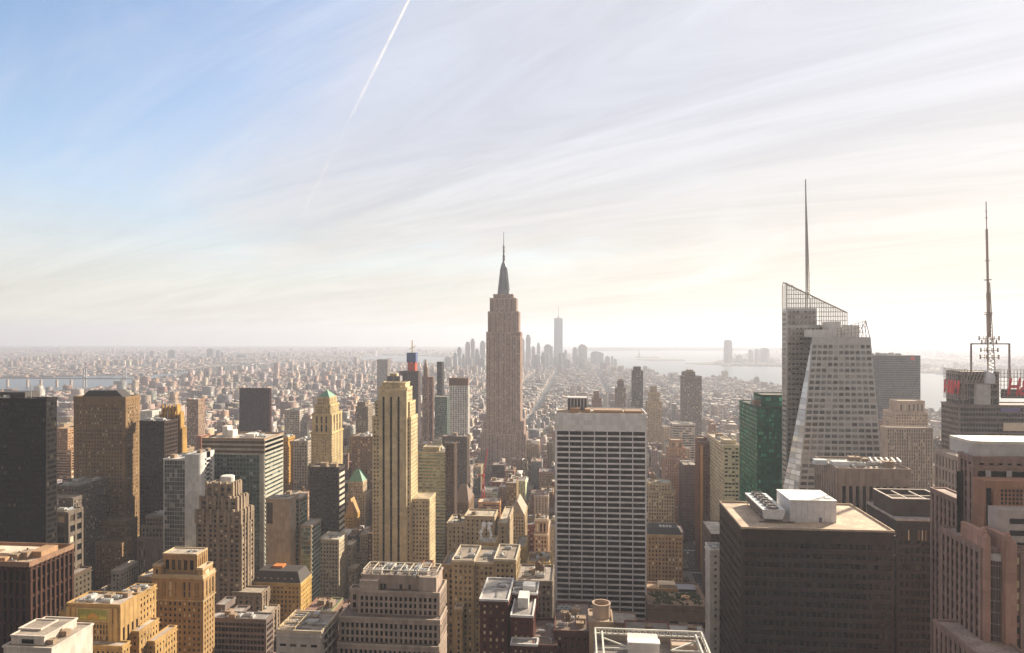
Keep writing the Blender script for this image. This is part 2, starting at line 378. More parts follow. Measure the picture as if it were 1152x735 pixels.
    def tier(s, x0, x1, yt, Y, d=None, sx=None, z0=None, par=1.1, stl=0, side=0, roof=True, zt=None, both=False, back=True):
        X0, X1 = Xat(x0, Y), Xat(x1, Y); zt = Zat((x0+x1)/2, yt, Y) if zt is None else zt
        left = (X0+X1)/2 > 0
        if sx is not None: d = max(3.0, Yat(sx, X0 if left else X1)-Y)
        z0 = (s.tiers[-1]['z1'] if s.tiers else 0.0) if z0 is None else z0
        return s.wtier(X0, X1, Y, Y+d, z0, zt, par, stl, side, roof, both)
    def wtier(s, X0, X1, Y0, Y1, z0, zt, par=1.1, stl=0, side=0, roof=True, both=False):
        stl = s.style if stl == 0 else stl; side = stl if side == 0 else side
        s.w.box(X0, X1, Y0, Y1, z0, zt)
        left = (X0+X1)/2 > 0
        if stl: s.face((X0, Y0), (X1, Y0), z0, zt, stl)
        if side:
            if not left or both: s.face((X1, Y0), (X1, Y1), z0, zt, side)
            if left or both: s.face((X0, Y1), (X0, Y0), z0, zt, side)
        if roof:
            g = .02; rq = MB(); s.rfs.append(rq); rq.quad((X0+g, Y0+g, zt+.06), (X1-g, Y0+g, zt+.06), (X1-g, Y1-g, zt+.06), (X0+g, Y1-g, zt+.06))
        if stl and par > 0 and .18 <= stl.get('pd', 0) <= .7 and zt-z0 > 14 and not stl.get('sp'):
            for dz, pr, th in ((1.5, .75, .5), (1.5+2*stl['fh'], .55, .4), ((zt-z0)*.55, .5, .4)):
                s.w.box(X0-pr, X1+pr, Y0-pr, Y1+pr, zt-dz-th, zt-dz, True)
        if par > 0:
            o, i = .42, -.25; zz0, zz1 = zt-.25, zt+par
            pb = MB(); s.pars.append(pb); s_ = s; pb.box(X0-o, X1+o, Y0-o, Y0-i, zz0, zz1, True); pb.box(X0-o, X1+o, Y1+i, Y1+o, zz0, zz1, True)
            pb.box(X0-o, X0-i, Y0-i, Y1+i, zz0, zz1, True); pb.box(X1+i, X1+o, Y0-i, Y1+i, zz0, zz1, True)
        T = dict(X0=X0, X1=X1, Y0=Y0, Y1=Y1, z0=z0, z1=zt); s.tiers.append(T)
        return T
    def clutter(s, T, n, seed, tank=0, kinds=('air_handler', 'air_handler', 'stair_bulkhead', 'roof_duct', 'antenna_mast', 'pipe_run', 'pipe_run', 'roof_skylight'), sc=1.0):
        r = random.Random(seed); w, dd = T['X1']-T['X0'], T['Y1']-T['Y0']; used = []; n = int(n*1.9)+1; sc *= 1.18
        for k in range(n+tank):
            kd = 'water_tank' if k < tank else r.choice(kinds)
            for _ in range(20):
                x = T['X0']+w*r.uniform(.16, .84); y = T['Y0']+dd*r.uniform(.18, .82)
                if all(abs(x-a)+abs(y-b) > 5.0*sc for a, b in used): break
            else: continue
            used.append((x, y)); s.units.append((kd, (x, y, T['z1']+.05), r.choice((0, math.pi/2, math.pi)), sc*r.uniform(.8, 1.15), None))
    def done(s, maxi=100):
        T = s.tiers[0]; o = ((T['X0']+T['X1'])/2, (T['Y0']+T['Y1'])/2, 0.0); s.o = o
        root = thing(s.name, s.label, s.cat, o, s.group); s.root = root
        if s.w.f: link('wall', s.w.mesh('wall', o), s.wm, root)
        for c, b in s.sp.items():
            if b.f: link('spandrel', b.mesh('spandrel', o), wall(c), root)
        for pb in s.pars: link('parapet', pb.mesh('parapet', o), s.capm, root)
        for rq in s.rfs: link('roof', rq.mesh('roof', o), s.rm, root)
        made = {}
        for name, b, m, lb in s.extra:
            for q in (pieces(b) if name in SPLIT else [b]):
                if not q.f: continue
                e = link(name, q.mesh(name, o), m, root)
                if lb: e['label'] = lb
                made.setdefault(name, e); s.made = made
                if SUB.get(name) in made: e.parent = made[SUB[name]]
        for kd, loc, rz, sc, m in s.units: unit(kd, root, tuple(a-b for a, b in zip(loc, o)), rz, sc, m)
        ps = sorted(s.panes, key=lambda q: -q[0]); big = [q for q in ps[:maxi] if q[1] >= 1.3 and q[0] > 3.0]
        rest = [q for q in ps[len(big):]]
        for a, mn, c, cs, g in big:
            rel = [tuple(round(x, 2) for x in (p-c)) for p in cs]; k = (g, tuple(rel))
            if k not in PANE:
                b = MB(); b.quad(*rel); PANE[k] = b.mesh('window'); PANE[k].materials.append(glass(g))
            w = bpy.data.objects.new('window', PANE[k]); COL.objects.link(w); w.parent = root; w.location = c-Vector(o)
        by = {}
        for a, mn, c, cs, g in rest: by.setdefault(g, MB()).quad(*cs)
        for g, b in by.items():
            e = link('window', b.mesh('window', o), glass(g), root); e['kind'] = 'stuff'
        BL.append(s); return s
def hip(b, T, zt, mat, inset=0.0, ax=.5, flat=(.02, .02), over=.4, name='roof'):
    m = b.mb(name, mat); cx = T['X0']+(T['X1']-T['X0'])*ax; cyy = (T['Y0']+T['Y1'])/2
    w = (T['X1']-T['X0'])*flat[0]/2+.05; dd = (T['Y1']-T['Y0'])*flat[1]/2+.05
    m.frustum(T['X0']-over+inset, T['X1']+over-inset, T['Y0']-over+inset, T['Y1']+over-inset, T['z1']+.1, cx-w, cx+w, cyy-dd, cyy+dd, zt)
    return m
# ================================================================== the left of the view
WHITE = (.62, .60, .58)
b = B('office_tower', 'near-black glass office slab with faint floor bands at the far left edge', 'black glass slab', (.018, .013, .012), 578, gl='black', roof=(.10, .08, .07),
      style=st(S_CURT, bay=1.9, fh=3.9, wh=.58, sp=(.012, .010, .010)))
T = b.tier(-70, 52, 450, 470, sx=64, par=1.4); b.clutter(T, 5, 3)
m = b.mb('penthouse', plain((.05, .04, .04))); m.box(T['X0']+40, T['X0']+62, T['Y0']+8, T['Y0']+22, T['z1'], T['z1']+5)
b.done()

b = B('skyscraper', 'tall brown brick tower with a dark hipped roof and a sunlit side', 'brown hip-roofed tower', (.26, .165, .085), 645, gl='dark', roof=(.20, .15, .11),
      style=st(S_PUNCH, bay=3.0, fh=3.6, ww=.40, wh=.48, mp=(3, 1.9, .45)))
T = b.tier(80, 141, 562, 640, sx=161, par=1.0)
T2 = b.tier(110, 141, 588, 622, d=17.9, z0=0); b.tier(107, 137, 612, 608, d=13.8, z0=0)
T3 = b.tier(83, 141, 448, 642, sx=157, z0=T['z1'], par=1.5, stl=st(S_PUNCH, bay=3.0, fh=3.6, ww=.40, wh=.48, mp=(3, 1.9, .45), top=5, em=3.0))
c = b.mb('cornice', wall((.30, .20, .10)))
for dz in (6, 28, 34): c.box(T3['X0']-.7, T3['X1']+.7, T3['Y0']-.7, T3['Y1']+.7, T3['z1']-dz-.7, T3['z1']-dz, True)
hip(b, T3, T3['z1']+7, plain((.035, .028, .028), .8), inset=5, flat=(.55, .6)); b.done()

b = B('skyscraper', 'brown tower with a golden buttressed crown beside the dark slab', 'golden buttressed tower', (.30, .17, .06), 580, roof=(.2, .14, .09),
      style=st(S_VERT, bay=2.6, ww=.42))
T = b.tier(177, 205, 486, 665, sx=209.5, par=.8); T2 = b.tier(180, 203, 468, 668, sx=206.5); T3 = b.tier(183, 199, 460, 672, sx=203)
m = b.mb('buttress', wall((.46, .28, .09)))
for T_ in (T, T2, T3):
    n = 5
    for k in range(n):
        x = T_['X0']+(T_['X1']-T_['X0'])*k/(n-1); m.frustum(x-.9, x+.9, T_['Y0']-1.2, T_['Y0']+.6, T_['z0'] if T_ is not T else T_['z1']-22, x-.4, x+.4, T_['Y0']-.5, T_['Y0']+.5, T_['z1']+4.5)
        y = T_['Y0']+(T_['Y1']-T_['Y0'])*(k+.4)/n; m.frustum(T_['X1']-.6, T_['X1']+1.2, y-.9, y+.9, T_['z0'] if T_ is not T else T_['z1']-22, T_['X1']-.4, T_['X1']+.5, y-.4, y+.4, T_['z1']+4.5)
b.done()
b = B('office_block', 'dark flat slab joined in front of the golden crowned tower', 'dark flat-topped slab', (.055, .035, .028), 580, gl='black', style=st(S_CURT, bay=2.4, ww=.7))
T = b.tier(157, 185, 475, 636, d=22); b.clutter(T, 3, 8); b.done()

b = B('apartment_block', 'small bright white stepped block behind the brown hip-roofed tower', 'small white stepped block', WHITE, 500, style=st(S_PUNCH, ww=.35))
b.tier(155, 173, 472, 1150, sx=176, par=.8); b.tier(158, 171, 463, 1156, d=26); b.done()

b = B('apartment_tower', 'tan tower with rounded striped flank between the black slab and brown tower', 'tan striped tower', (.40, .24, .14), 545,
      style=st(S_STRIP, fh=3.4, bay=5))
b.tier(62, 80, 508, 860, sx=84); b.tier(64, 76, 483, 866, d=24, stl=S_PUNCH); b.done()

b = B('low_block', 'grey terraced building with wide dark openings below the black slab', 'grey terraced block', (.17, .135, .11), 608, roof=(.30, .25, .20),
      style=st(S_PUNCH, bay=9, fh=9, ww=.7, wh=.6, pd=.9, sd=.7))
T = b.tier(28, 76, 577, 556, d=18); T2 = b.tier(34, 82, 561, 575, d=16, z0=0, stl=S_PUNCH); T3 = b.tier(58, 88, 548, 592, d=40, z0=0, stl=S_PUNCH)
b.clutter(T3, 3, 5); b.clutter(T, 2, 6); b.done()

b = B('low_block', 'low tan building with a cream cornice at the left edge', 'low tan corniced block', (.33, .25, .16), 608, cap=(.5, .4, .28), style=S_PUNCH)
T = b.tier(-25, 26, 581, 520, d=34); b.clutter(T, 3, 11); b.done()

b = B('office_block', 'large dark red stone block with vertical ribs and a cluttered sunlit roof', 'dark red ribbed block', (.062, .030, .022), 760, gl='black', roof=(.50, .38, .27), cap=(.27, .16, .11),
      style=st(S_VERT, bay=3.4, fh=7.0, ww=.62, wh=.82, pd=.7))
T = b.tier(-75, 33, 636, 330, sx=82, par=2.4)
m = b.mb('penthouse', wall((.66, .55, .44))); zt = T['z1']; x1 = T['X1']
m.box(x1-40, x1-14, 342, 354, zt, zt+2.6); m.box(x1-62, x1-44, 340, 356, zt, zt+4.2)
m2 = b.mb('roof_shed', wall((.40, .25, .15))); m2.box(x1-12, x1-5, 344, 356, zt, zt+3.2); m2.box(x1-30, x1-16, 333, 336, zt, zt+3)
b.clutter(T, 7, 21, sc=.7); b.done()

b = B('low_block', 'small white stepped roof pavilion with one dark window at the bottom left corner', 'white corner pavilion', (.60, .52, .46), 760, style=st(S_PUNCH, bay=5, fh=4, ww=.25))
T = b.tier(4, 58, 729, 285, d=26, par=.6, stl=None); T2 = b.tier(13, 50, 716, 288, d=20, par=.5, stl=st(S_PUNCH, nb=1, nf=1, ww=.42, wh=.72, pd=.2, sd=.2), side=None)
b.tier(22, 46, 708, 294, d=10, par=.5, stl=None); b.clutter(T, 2, 31, sc=.5); b.done()

# the ornate tower with the tiled sunrise panel
b = B('skyscraper', 'golden tan setback tower with a green and gold tiled panel under its flat roof', 'tan tower with tiled panel', (.43, .27, .115), 760, roof=(.5, .42, .36),
      style=st(S_PUNCH, bay=2.7, fh=3.5, ww=.42, wh=.55))
T2 = b.tier(76, 135, 681, 336, sx=157, par=.9, stl=None, side=st(S_PUNCH, nb=4, nf=2, bay=3, fh=6, ww=.45, wh=.55, top=3, bot=40))
T0 = b.tier(59, 69, 704, 341, d=20, z0=0, par=.8); T1 = b.tier(67, 76.5, 690, 338, d=20, z0=0, par=.8); b.tier(74, 137, 727, 330, d=5.9, z0=0, par=.7)
b.wtier(T2['X1']+.05, T2['X1']+4.2, 345, 362, 0, T2['z1']-17, par=.7); b.wtier(T2['X1']+4.3, T2['X1']+8.5, 352, 372, 0, T2['z1']-25, par=.7)
X0, X1, zt = T2['X0'], T2['X1'], T2['z1']; xa, xb = Xat(88, 336), Xat(122, 336)
zb = zt-2.0; za = zb-5.6
pt = b.mb('tiled_panel', plain((.30, .28, .07), .35)); pf = b.mb('panel_frame', wall((.55, .38, .18)))
for (u0, u1, w0, w1) in ((xa-.8, xb+.8, zb, zb+.6), (xa-.8, xb+.8, za-.6, za), (xa-.8, xa, za, zb), (xb, xb+.8, za, zb)): pf.box(u0, u1, 335.5, 336, w0, w1, True)
pt.box(xa, xb, 335.8, 336, za, zb, True)
rs = b.mb('sunburst', plain((.60, .30, .06), .4)); cxm = (xa+xb)/2
def half_disc(mb, cx, y, z, r0, r1, n=14):
    for k in range(n):
        a0, a1 = math.pi*k/n, math.pi*(k+1)/n
        mb.quad((cx+r1*math.cos(a1), y, z+r1*math.sin(a1)), (cx+r0*math.cos(a1), y, z+r0*math.sin(a1)), (cx+r0*math.cos(a0), y, z+r0*math.sin(a0)), (cx+r1*math.cos(a0), y, z+r1*math.sin(a0)))
half_disc(rs, cxm, 335.72, za+.3, 1.4, 3.2); half_disc(rs, cxm, 335.74, za+.3, .05, .9)
py = b.mb('panel_figure', plain((.62, .46, .10), .4))
for sx in (-1, 1):
    for k in range(3):
        x = cxm+sx*(4.0+k*1.3); py.add([(x-.7, 335.72, za+.6), (x+.7, 335.72, za+.6), (x+.3*sx, 335.72, za+3.4-.5*k)], ((0, 1, 2),))
pw = b.mb('pilaster', wall((.52, .33, .13)))
for px in (77.5, 84, 125, 131): x = Xat(px, 336); pw.box(x-.9, x+.9, 335.3, 336, Zat(105, 727, 336), zt-1)
wl = st(S_PUNCH, nb=7, nf=2, ww=.5, wh=.8, pd=.35, sd=.3, em=(3, 3), top=.2, glass='dark')
b.face((Xat(77, 335.95), 335.95), (Xat(134, 335.95), 335.95), Zat(105, 727, 336), za-1.4, dict(wl, nb=12, nf=4, ww=.5, wh=.7, em=(4, 4)))
T3 = b.wtier(T2['X0']+14, T2['X1']-3, 352.6, 371, 0, zt-2, par=.8); b.clutter(T2, 5, 41, sc=.6); b.clutter(T3, 4, 42, sc=.6); b.done()

b = B('skyscraper', 'orange tan hotel tower with an arcaded top and a long penthouse', 'orange tan hotel tower', (.40, .255, .125), 760, roof=(.5, .42, .34), cap=(.52, .40, .26),
      style=st(S_PUNCH, bay=2.9, fh=3.5, ww=.44, wh=.5, top=14))
T = b.tier(172, 228, 649, 400, sx=241, par=1.2, stl=st(S_PUNCH, bay=2.9, fh=3.4, ww=.42, wh=.5, top=14.5), side=st(S_PUNCH, bay=2.9, fh=3.4, ww=.42, wh=.5, top=14.5))
c = b.mb('cornice', wall((.55, .42, .26)))
c.box(T['X0']-.9, T['X1']+.9, T['Y0']-.9, T['Y1']+.9, T['z1']-.9, T['z1']-.3, True); c.box(T['X0']-.8, T['X1']+.8, T['Y0']-.8, T['Y1']+.8, T['z1']-14.4, T['z1']-13.7, True)
arc = st(S_PUNCH, nf=1, bay=4.2, ww=.52, wh=.78, pd=.5, sd=.4, em=1.2, top=.6, bot=.4)
b.face((T['X0'], 399.74), (T['X1'], 399.74), T['z1']-13.6, T['z1']-1, arc); b.face((T['X1']+.26, 400), (T['X1']+.26, T['Y1']), T['z1']-13.6, T['z1']-1, arc)
T1 = b.tier(172.6, 181, 637, 400.5, d=9, z0=T['z1'], stl=st(S_PUNCH, nb=1, nf=1, ww=.4, wh=.6)); T1b = b.tier(222, 227.6, 641, 400.5, d=T['Y1']-402, z0=T['z1'], stl=st(S_PUNCH, nb=1, nf=1))
T2 = b.tier(184, 221, 624, 405, d=12, z0=T['z1'], stl=st(S_PUNCH, nb=5, nf=1, ww=.6, wh=.55, pd=.5), par=.7); b.clutter(T2, 2, 51, sc=.4); b.done()

b = B('office_block', 'dark gridded low office block behind the orange tan hotel tower', 'dark gridded low block', (.20, .155, .14), 760, gl='brown', roof=(.40, .36, .34),
      style=st(S_STRIP, bay=2.4, fh=3.8, ww=.86, wh=.68, pd=.35, sd=.3))
T = b.tier(236, 299, 697, 430, sx=307, par=.8); b.tier(243, 253, 682, 442, d=14, z0=T['z1'], stl=None); T2 = b.tier(258, 271, 691, 440, d=12, z0=T['z1'], stl=None); b.clutter(T, 4, 61, sc=.6); b.done()

b = B('skyscraper', 'grey brown stepped tower with comb-like stone crown and a white roof tank', 'grey brown stepped tower', (.27, .205, .15), 700, roof=(.42, .35, .28),
      style=st(S_PUNCH, bay=4.4, fh=3.6, ww=.66, wh=.50, pd=.7, sd=.3, mp=(2, 2.6, 1.1)))
T = b.tier(222, 303, 690, 486, sx=314, par=.9); Tb = b.tier(262, 294, 668, 492, sx=303, z0=0); T1 = b.tier(221, 271, 577, 497, sx=285, z0=T['z1'])
T2 = b.tier(226, 267, 562, 501, sx=279); T3 = b.tier(233, 262, 546, 505, sx=271.5)
m = b.mb('crown_pier', wall((.34, .26, .19)))
for T_, n in ((T1, 7), (T2, 6), (T3, 5)):
    for k in range(n):
        x = T_['X0']+(T_['X1']-T_['X0'])*k/(n-1); m.box(x-.8, x+.8, T_['Y0']-1.3, T_['Y0']+.8, T_['z1']-8, T_['z1']+2.6)
    for k in range(1, 4):
        y = T_['Y0']+(T_['Y1']-T_['Y0'])*k/4; m.box(T_['X1']-.8, T_['X1']+1.3, y-.8, y+.8, T_['z1']-8, T_['z1']+2.6)
m = b.mb('roof_tank', plain((.66, .62, .58))); cx = (Xat(245, 510)+Xat(261, 510))/2; m.lathe(cx, 514, [(5.2, T3['z1']), (5.2, T3['z1']+5), (4.6, T3['z1']+5.6)], 20)
b.clutter(T, 5, 71, sc=.6); b.done()

b = B('office_tower', 'pale tower with mirrored glass front and a smooth white rounded corner', 'white cornered glass tower', (.66, .65, .64), 622, gl='grey', roof=(.55, .5, .46),
      style=st(S_CURT, bay=2.2, fh=3.6, ww=.93, wh=.93, pd=.05, sd=.04))
T = b.tier(184, 209, 517, 560, d=30, par=.5, side=None)
x0, x1, zt = Xat(209, 560), Xat(225, 560), Zat(217, 511, 560); y1 = Yat(241, x1); r = 4.5
pts = [(x0+.01, y1), (x0+.01, 559.0)]+[(x1-r+r*math.sin(a*math.pi/16), 559+r-r*math.cos(a*math.pi/16)) for a in range(9)]+[(x1, y1)]
b.w.prism(pts, 0, zt); b.face((x1, 559+r), (x1, y1), 0, zt, st(S_PUNCH, bay=9, fh=3.8, ww=.3, wh=.45, pd=.12, sd=.12, top=4))
b.rfs.append(MB()); b.rfs[-1].quad((x0, 560+4, zt+.06), (x1-.5, 560+4, zt+.06), (x1-.5, y1, zt+.06), (x0, y1, zt+.06))
g = MB(); b.clutter(dict(X0=x0, X1=x1, Y0=562, Y1=y1, z1=zt), 3, 81, sc=.6); b.clutter(T, 3, 82, sc=.6)
b.done()

b = B('office_block', 'broad green glass office block with brown top bands and a striped sunlit side', 'broad striped green block', (.46, .43, .37), 645, gl='teal', roof=(.62, .54, .46), cap=(.34, .24, .17),
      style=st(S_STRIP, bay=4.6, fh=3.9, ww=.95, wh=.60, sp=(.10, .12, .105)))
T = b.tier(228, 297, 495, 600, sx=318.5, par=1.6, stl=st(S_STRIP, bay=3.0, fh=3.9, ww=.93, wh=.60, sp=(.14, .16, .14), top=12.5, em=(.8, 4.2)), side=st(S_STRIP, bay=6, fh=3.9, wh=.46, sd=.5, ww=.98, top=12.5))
m = b.mb('crown_band', wall((.15, .095, .06)))
for z in (3.2, 7.4, 11.6): m.box(T['X0']-.5, T['X1']+.5, T['Y0']-.5, T['Y1']+.5, T['z1']-z, T['z1']-z+2.3, True)
m = b.mb('penthouse', plain((.70, .66, .62)))
for (a, c, h, y) in ((250, 256, 9, 622), (256, 262, 6, 618), (275, 286, 4, 610)): m.box(Xat(a, y), Xat(c, y), y, y+9, T['z1'], T['z1']+h)
b.clutter(T, 6, 91); b.done()

b = B('office_tower', 'dark maroon rectangular tower standing alone in the hazy low city', 'dark maroon tower', (.055, .020, .016), 490, gl='black', roof=(.1, .06, .05),
      style=st(S_VERT, bay=3.2, fh=4.0, ww=.5, wh=.8, pd=.9, top=5))
b.tier(269.5, 303, 437.5, 1190, sx=305, par=1); b.done()

b = B('skyscraper', 'golden stone tower topped by a green copper pyramid roof', 'green pyramid tower', (.50, .385, .21), 530, roof=(.3, .25, .2),
      style=st(S_PUNCH, bay=2.8, fh=3.5, ww=.40, wh=.5, mp=(4, 3, .5)))
T = b.tier(350, 373, 487, 850, sx=385.5); T1 = b.tier(351.5, 372.5, 466, 852, sx=384, stl=st(S_PUNCH, nb=3, nf=2, ww=.4, wh=.8, pd=1, top=2, em=3)); T2 = b.tier(354.5, 371.5, 456, 855, sx=381)
T3 = b.tier(357, 370.5, 448, 858, sx=378.5)
c = b.mb('cornice', wall((.58, .44, .22)))
for T_ in (T, T1, T2): c.box(T_['X0']-1.2, T_['X1']+1.2, T_['Y0']-1.2, T_['Y1']+1.2, T_['z1']-1.6, T_['z1']-.3, True)
hip(b, T3, Zat(364, 439, 866), plain((.10, .26, .17), .6)); b.done()

b = B('office_block', 'dark glass block with a white striped side in front of the green pyramid tower', 'dark glass block', (.055, .042, .036), 608, gl='black', roof=(.2, .15, .12),
      style=st(S_CURT, bay=2.4, fh=3.8, ww=.8, wh=.6))
T = b.tier(348, 381, 527, 700, sx=387.5, par=1.4, side=st(S_STRIP, fh=6, wh=.5, sd=.6, sp=(.6, .55, .46), glass='black')); b.clutter(T, 3, 95)
b.done()

b = B('apartment_tower', 'tan tower with a small green hipped roof behind the dark glass block', 'small green-roofed tower', (.46, .36, .25), 600, style=st(S_PUNCH, bay=3))
T = b.tier(389, 411, 556, 900, sx=418); T1 = b.tier(391.5, 408, 543, 905, sx=414); hip(b, T1, Zat(400, 528, 915), plain((.11, .25, .18), .6), flat=(.25, .25)); b.done()
b = B('low_block', 'narrow golden building with a steep pointed roof beside the dark glass block', 'narrow golden gabled block', (.50, .31, .09), 604)
T = b.tier(388, 398, 581, 790, sx=404.5); hip(b, T, Zat(393, 561, 796), plain((.40, .22, .07)), flat=(.02, .6)); b.done()
b = B('office_block', 'light tan block with rows of windows and a bright sunlit end wall', 'light tan window-row block', (.50, .42, .32), 692, roof=(.55, .48, .40), cap=(.60, .52, .40),
      style=st(S_PUNCH, bay=3.1, fh=3.6, ww=.52, wh=.5, top=2))
T = b.tier(359, 381, 608, 640, sx=390.5, par=1.2); T2 = b.tier(388, 396, 614, 672, sx=401, z0=0); T3 = b.tier(392, 400, 640, 660, sx=404, z0=0); b.clutter(T, 3, 101, sc=.7); b.done()

b = B('office_block', 'blank concrete slab joined to a teal glass wing with stepped terraces', 'blank concrete slab', (.42, .33, .25), 692, gl='teal', roof=(.40, .34, .28), style=None)
T = b.tier(299, 326, 562, 556, sx=333, par=.7, stl=None, side=None)
m = b.mb('painted_recess', wall((.09, .07, .06))); xa, xb = Xat(300, 555), Xat(306, 555); m.box(xa, xb, 555.6, 556.1, T['z1']-20, T['z1']-3, True)  # dark proud strip, the shade of a sunken bay put into its colour
cg = st(S_CURT, bay=1.8, fh=3.8, ww=.9, wh=.75, pd=.06, sd=.25, sp=(.30, .34, .30))
T2 = b.tier(326.5, 337, 561, 575, sx=346, z0=0, stl=cg, side=cg, par=.5); T3 = b.tier(338, 350, 592, 566, sx=361, z0=0, stl=cg, side=st(cg, sd=.5, wh=.6), par=.5); b.clutter(T2, 2, 106, sc=.5); b.clutter(T, 2, 107, sc=.6); b.done()

b = B('low_block', 'golden masonry block with a dark mansard roof and an orange roof house', 'golden mansard block', (.50, .32, .11), 692, style=st(S_PUNCH, bay=3, fh=3.5, ww=.45), cap=(.5, .36, .16))
T = b.tier(284, 338, 657, 520, sx=350); hip(b, T, Zat(310, 641, 526), plain((.045, .035, .032), .8), flat=(.82, .7))
m = b.mb('roof_house', wall((.52, .19, .06))); xa = Xat(308, 532); m.box(xa, xa+8, 530, 537, T['z1']+3, Zat(313, 636, 532))
dm = b.mb('dormer', plain((.5, .44, .36)))
for k in range(6): x = T['X0']+4+k*5.4; dm.box(x-.8, x+.8, 521, 523.5, T['z1']+1.5, T['z1']+4.2)
b.done()

b = B('low_block', 'grey white block with a blank sunlit side and open roof framing', 'grey white framed-roof block', (.46, .40, .36), 760, roof=(.36, .30, .26), cap=(.55, .45, .34),
      style=st(S_PUNCH, bay=5, fh=4.5, ww=.6, wh=.3, top=4))
T = b.tier(311, 361, 712, 330, sx=380, par=1.3, side=st(S_PUNCH, bay=5, fh=4.5, ww=.3, wh=.35, top=4, pd=.1, sd=.1)); fr = b.mb('roof_frame', plain((.55, .42, .26)))
x0, x1, zt = T['X0'], T['X1'], T['z1']
for y in (331, 337, 343, 349): fr.beam((x0+1, y, zt+2.2), (x0+9, y, zt+2.2), .22); fr.beam((x0+1, y, zt), (x0+1, y, zt+2.2), .22); fr.beam((x0+9, y, zt), (x0+9, y, zt+2.2), .22)
fr.beam((x0+1, 331, zt+2.2), (x0+1, 349, zt+2.2), .22); fr.beam((x0+9, 331, zt+2.2), (x0+9, 349, zt+2.2), .22)
b.clutter(T, 6, 111, sc=.65); b.done()

# slender setback tower with three dark stripes
LIME = (.62, .50, .31)
b = B('skyscraper', 'slender tan limestone setback tower with three dark vertical stripes', 'tan tower with dark stripes', LIME, 645, roof=(.45, .36, .24),
      style=st(S_PUNCH, bay=3.0, fh=3.7, ww=.46, wh=.5, pd=.3))
T = b.tier(419, 462, 470, 641, sx=469.5, par=.9); T1 = b.tier(421.5, 461, 453, 643, sx=467, par=.9); T2 = b.tier(426, 458, 437, 645, sx=463.5, par=1.0)
b.wtier(Xat(426.5, 638), Xat(458, 638), 637, 641, 0, Zat(442, 439, 638), par=.5, side=None,
        stl=dict(nb=3, bay=8, fh=3.7, ww=.30, wh=.55, pd=.9, sd=.15, em=(1.2, 4.2), sp=(.045, .034, .027), top=5.5, glass='black'))
b.tier(463, 483, 562, 646, sx=489.5, z0=0, par=.8)
T3 = b.tier(429, 456, 431, 649, sx=461, z0=T2['z1'], stl=None, par=.6)
m = b.mb('roof_tank', plain((.20, .19, .24))); zt = T3['z1']; xa, xb = Xat(435.5, 652), Xat(450, 652)
m.box(xa, xb, 652, 661, zt+1.5, zt+6.2, True); m2 = b.mb('tank_frame', plain((.50, .40, .22)))
for x in (xa, (xa+xb)/2, xb): m2.beam((x, 651.6, zt), (x, 651.6, zt+8), .3)
m2.box(xa+2.5, xb-3.5, 653, 659, zt+6.3, zt+8.8, True); cr = b.mb('crenellation', wall(LIME))
for k in range(6):
    x = T2['X0']+(T2['X1']-T2['X0'])*(k+.5)/6; cr.box(x-1.1, x+1.1, T2['Y0']-.7, T2['Y0']+.5, T2['z1']-6, T2['z1']+2.4)
b.done()

b = B('office_block', 'pinkish stone block with three window tiers and an open framework on top', 'pink stone tiered block', (.42, .325, .275), 760, roof=(.20, .15, .13), cap=(.46, .37, .31),
      gl='black', style=st(S_PUNCH, bay=2.55, fh=3.75, ww=.54, wh=.66, pd=.35, top=1.6, mp=(12, 1.6, .5)))
T = b.tier(380, 493, 727, 346, d=20, par=.8); T1 = b.tier(381.5, 494.5, 697, 350, d=18, z0=0, par=.8); T2 = b.tier(403, 494, 667, 356, d=19, z0=T1['z1'], par=.8); T2b = b.tier(394, 404, 664, 362, d=5.5, z0=T1['z1'])
T3 = b.tier(407, 492, 648, 361, d=14, z0=T2['z1'], stl=None, side=None, par=.6); m = b.mb('upper_gallery', wall((.48, .38, .32)))
m.box(T3['X0'], T3['X0']+10, 357, 361, T2['z1'], T2['z1']+5.5); m.box(T3['X1']-9, T3['X1']+.2, 357.5, 361, T2['z1'], T2['z1']+8)
dr = b.mb('door', plain((.05, .04, .04)))
for px in (429, 433, 451, 461): x = Xat(px, 361); dr.box(x-.7, x+.7, 360.85, 361.05, T2['z1']+.1, T2['z1']+2.6)
fr = b.mb('roof_frame', plain((.60, .52, .42))); x0, x1, zt = T3['X0'], T3['X1'], T3['z1']
for k in range(9):
    x = x0+.6+(x1-x0-1.2)*k/8; fr.beam((x, 361.5, zt), (x, 361.5, zt+2.6), .25); fr.beam((x, 374, zt), (x, 374, zt+2.6), .2); fr.beam((x, 361.5, zt+2.6), (x, 374, zt+2.6), .16)
for y in (361.5, 374): fr.beam((x0+.6, y, zt+2.6), (x1-.6, y, zt+2.6), .2)
b.clutter(T3, 5, 121, sc=.8, kinds=('air_handler', 'roof_duct')); b.done()

b = B('office_block', 'greenish tan block with long window bands right of the striped tan tower', 'banded greenish tan block', (.40, .33, .20), 600, gl='teal', roof=(.40, .33, .26), style=st(S_STRIP, bay=4, fh=3.6, ww=.93, wh=.45))
T = b.tier(470, 504, 510, 760, d=40, par=1); b.tier(476, 494, 504, 770, d=18, stl=None); b.clutter(T, 4, 131); b.done()
b = B('office_block', 'narrow dark brown slab against the banded greenish tan block', 'narrow dark brown slab', (.10, .060, .042), 600, gl='black', roof=(.3, .2, .15))
T = b.tier(501, 511, 500, 752, sx=514); b.clutter(T, 1, 133); b.done()
b = B('apartment_tower', 'white and blue ribbed apartment tower with a brown cap left of the spired skyscraper', 'white blue ribbed tower', (.66, .64, .62), 495, gl='blue', roof=(.3, .2, .15),
      style=st(S_VERT, bay=3.8, fh=3.3, ww=.55, wh=.6, pd=.7, sd=.35))
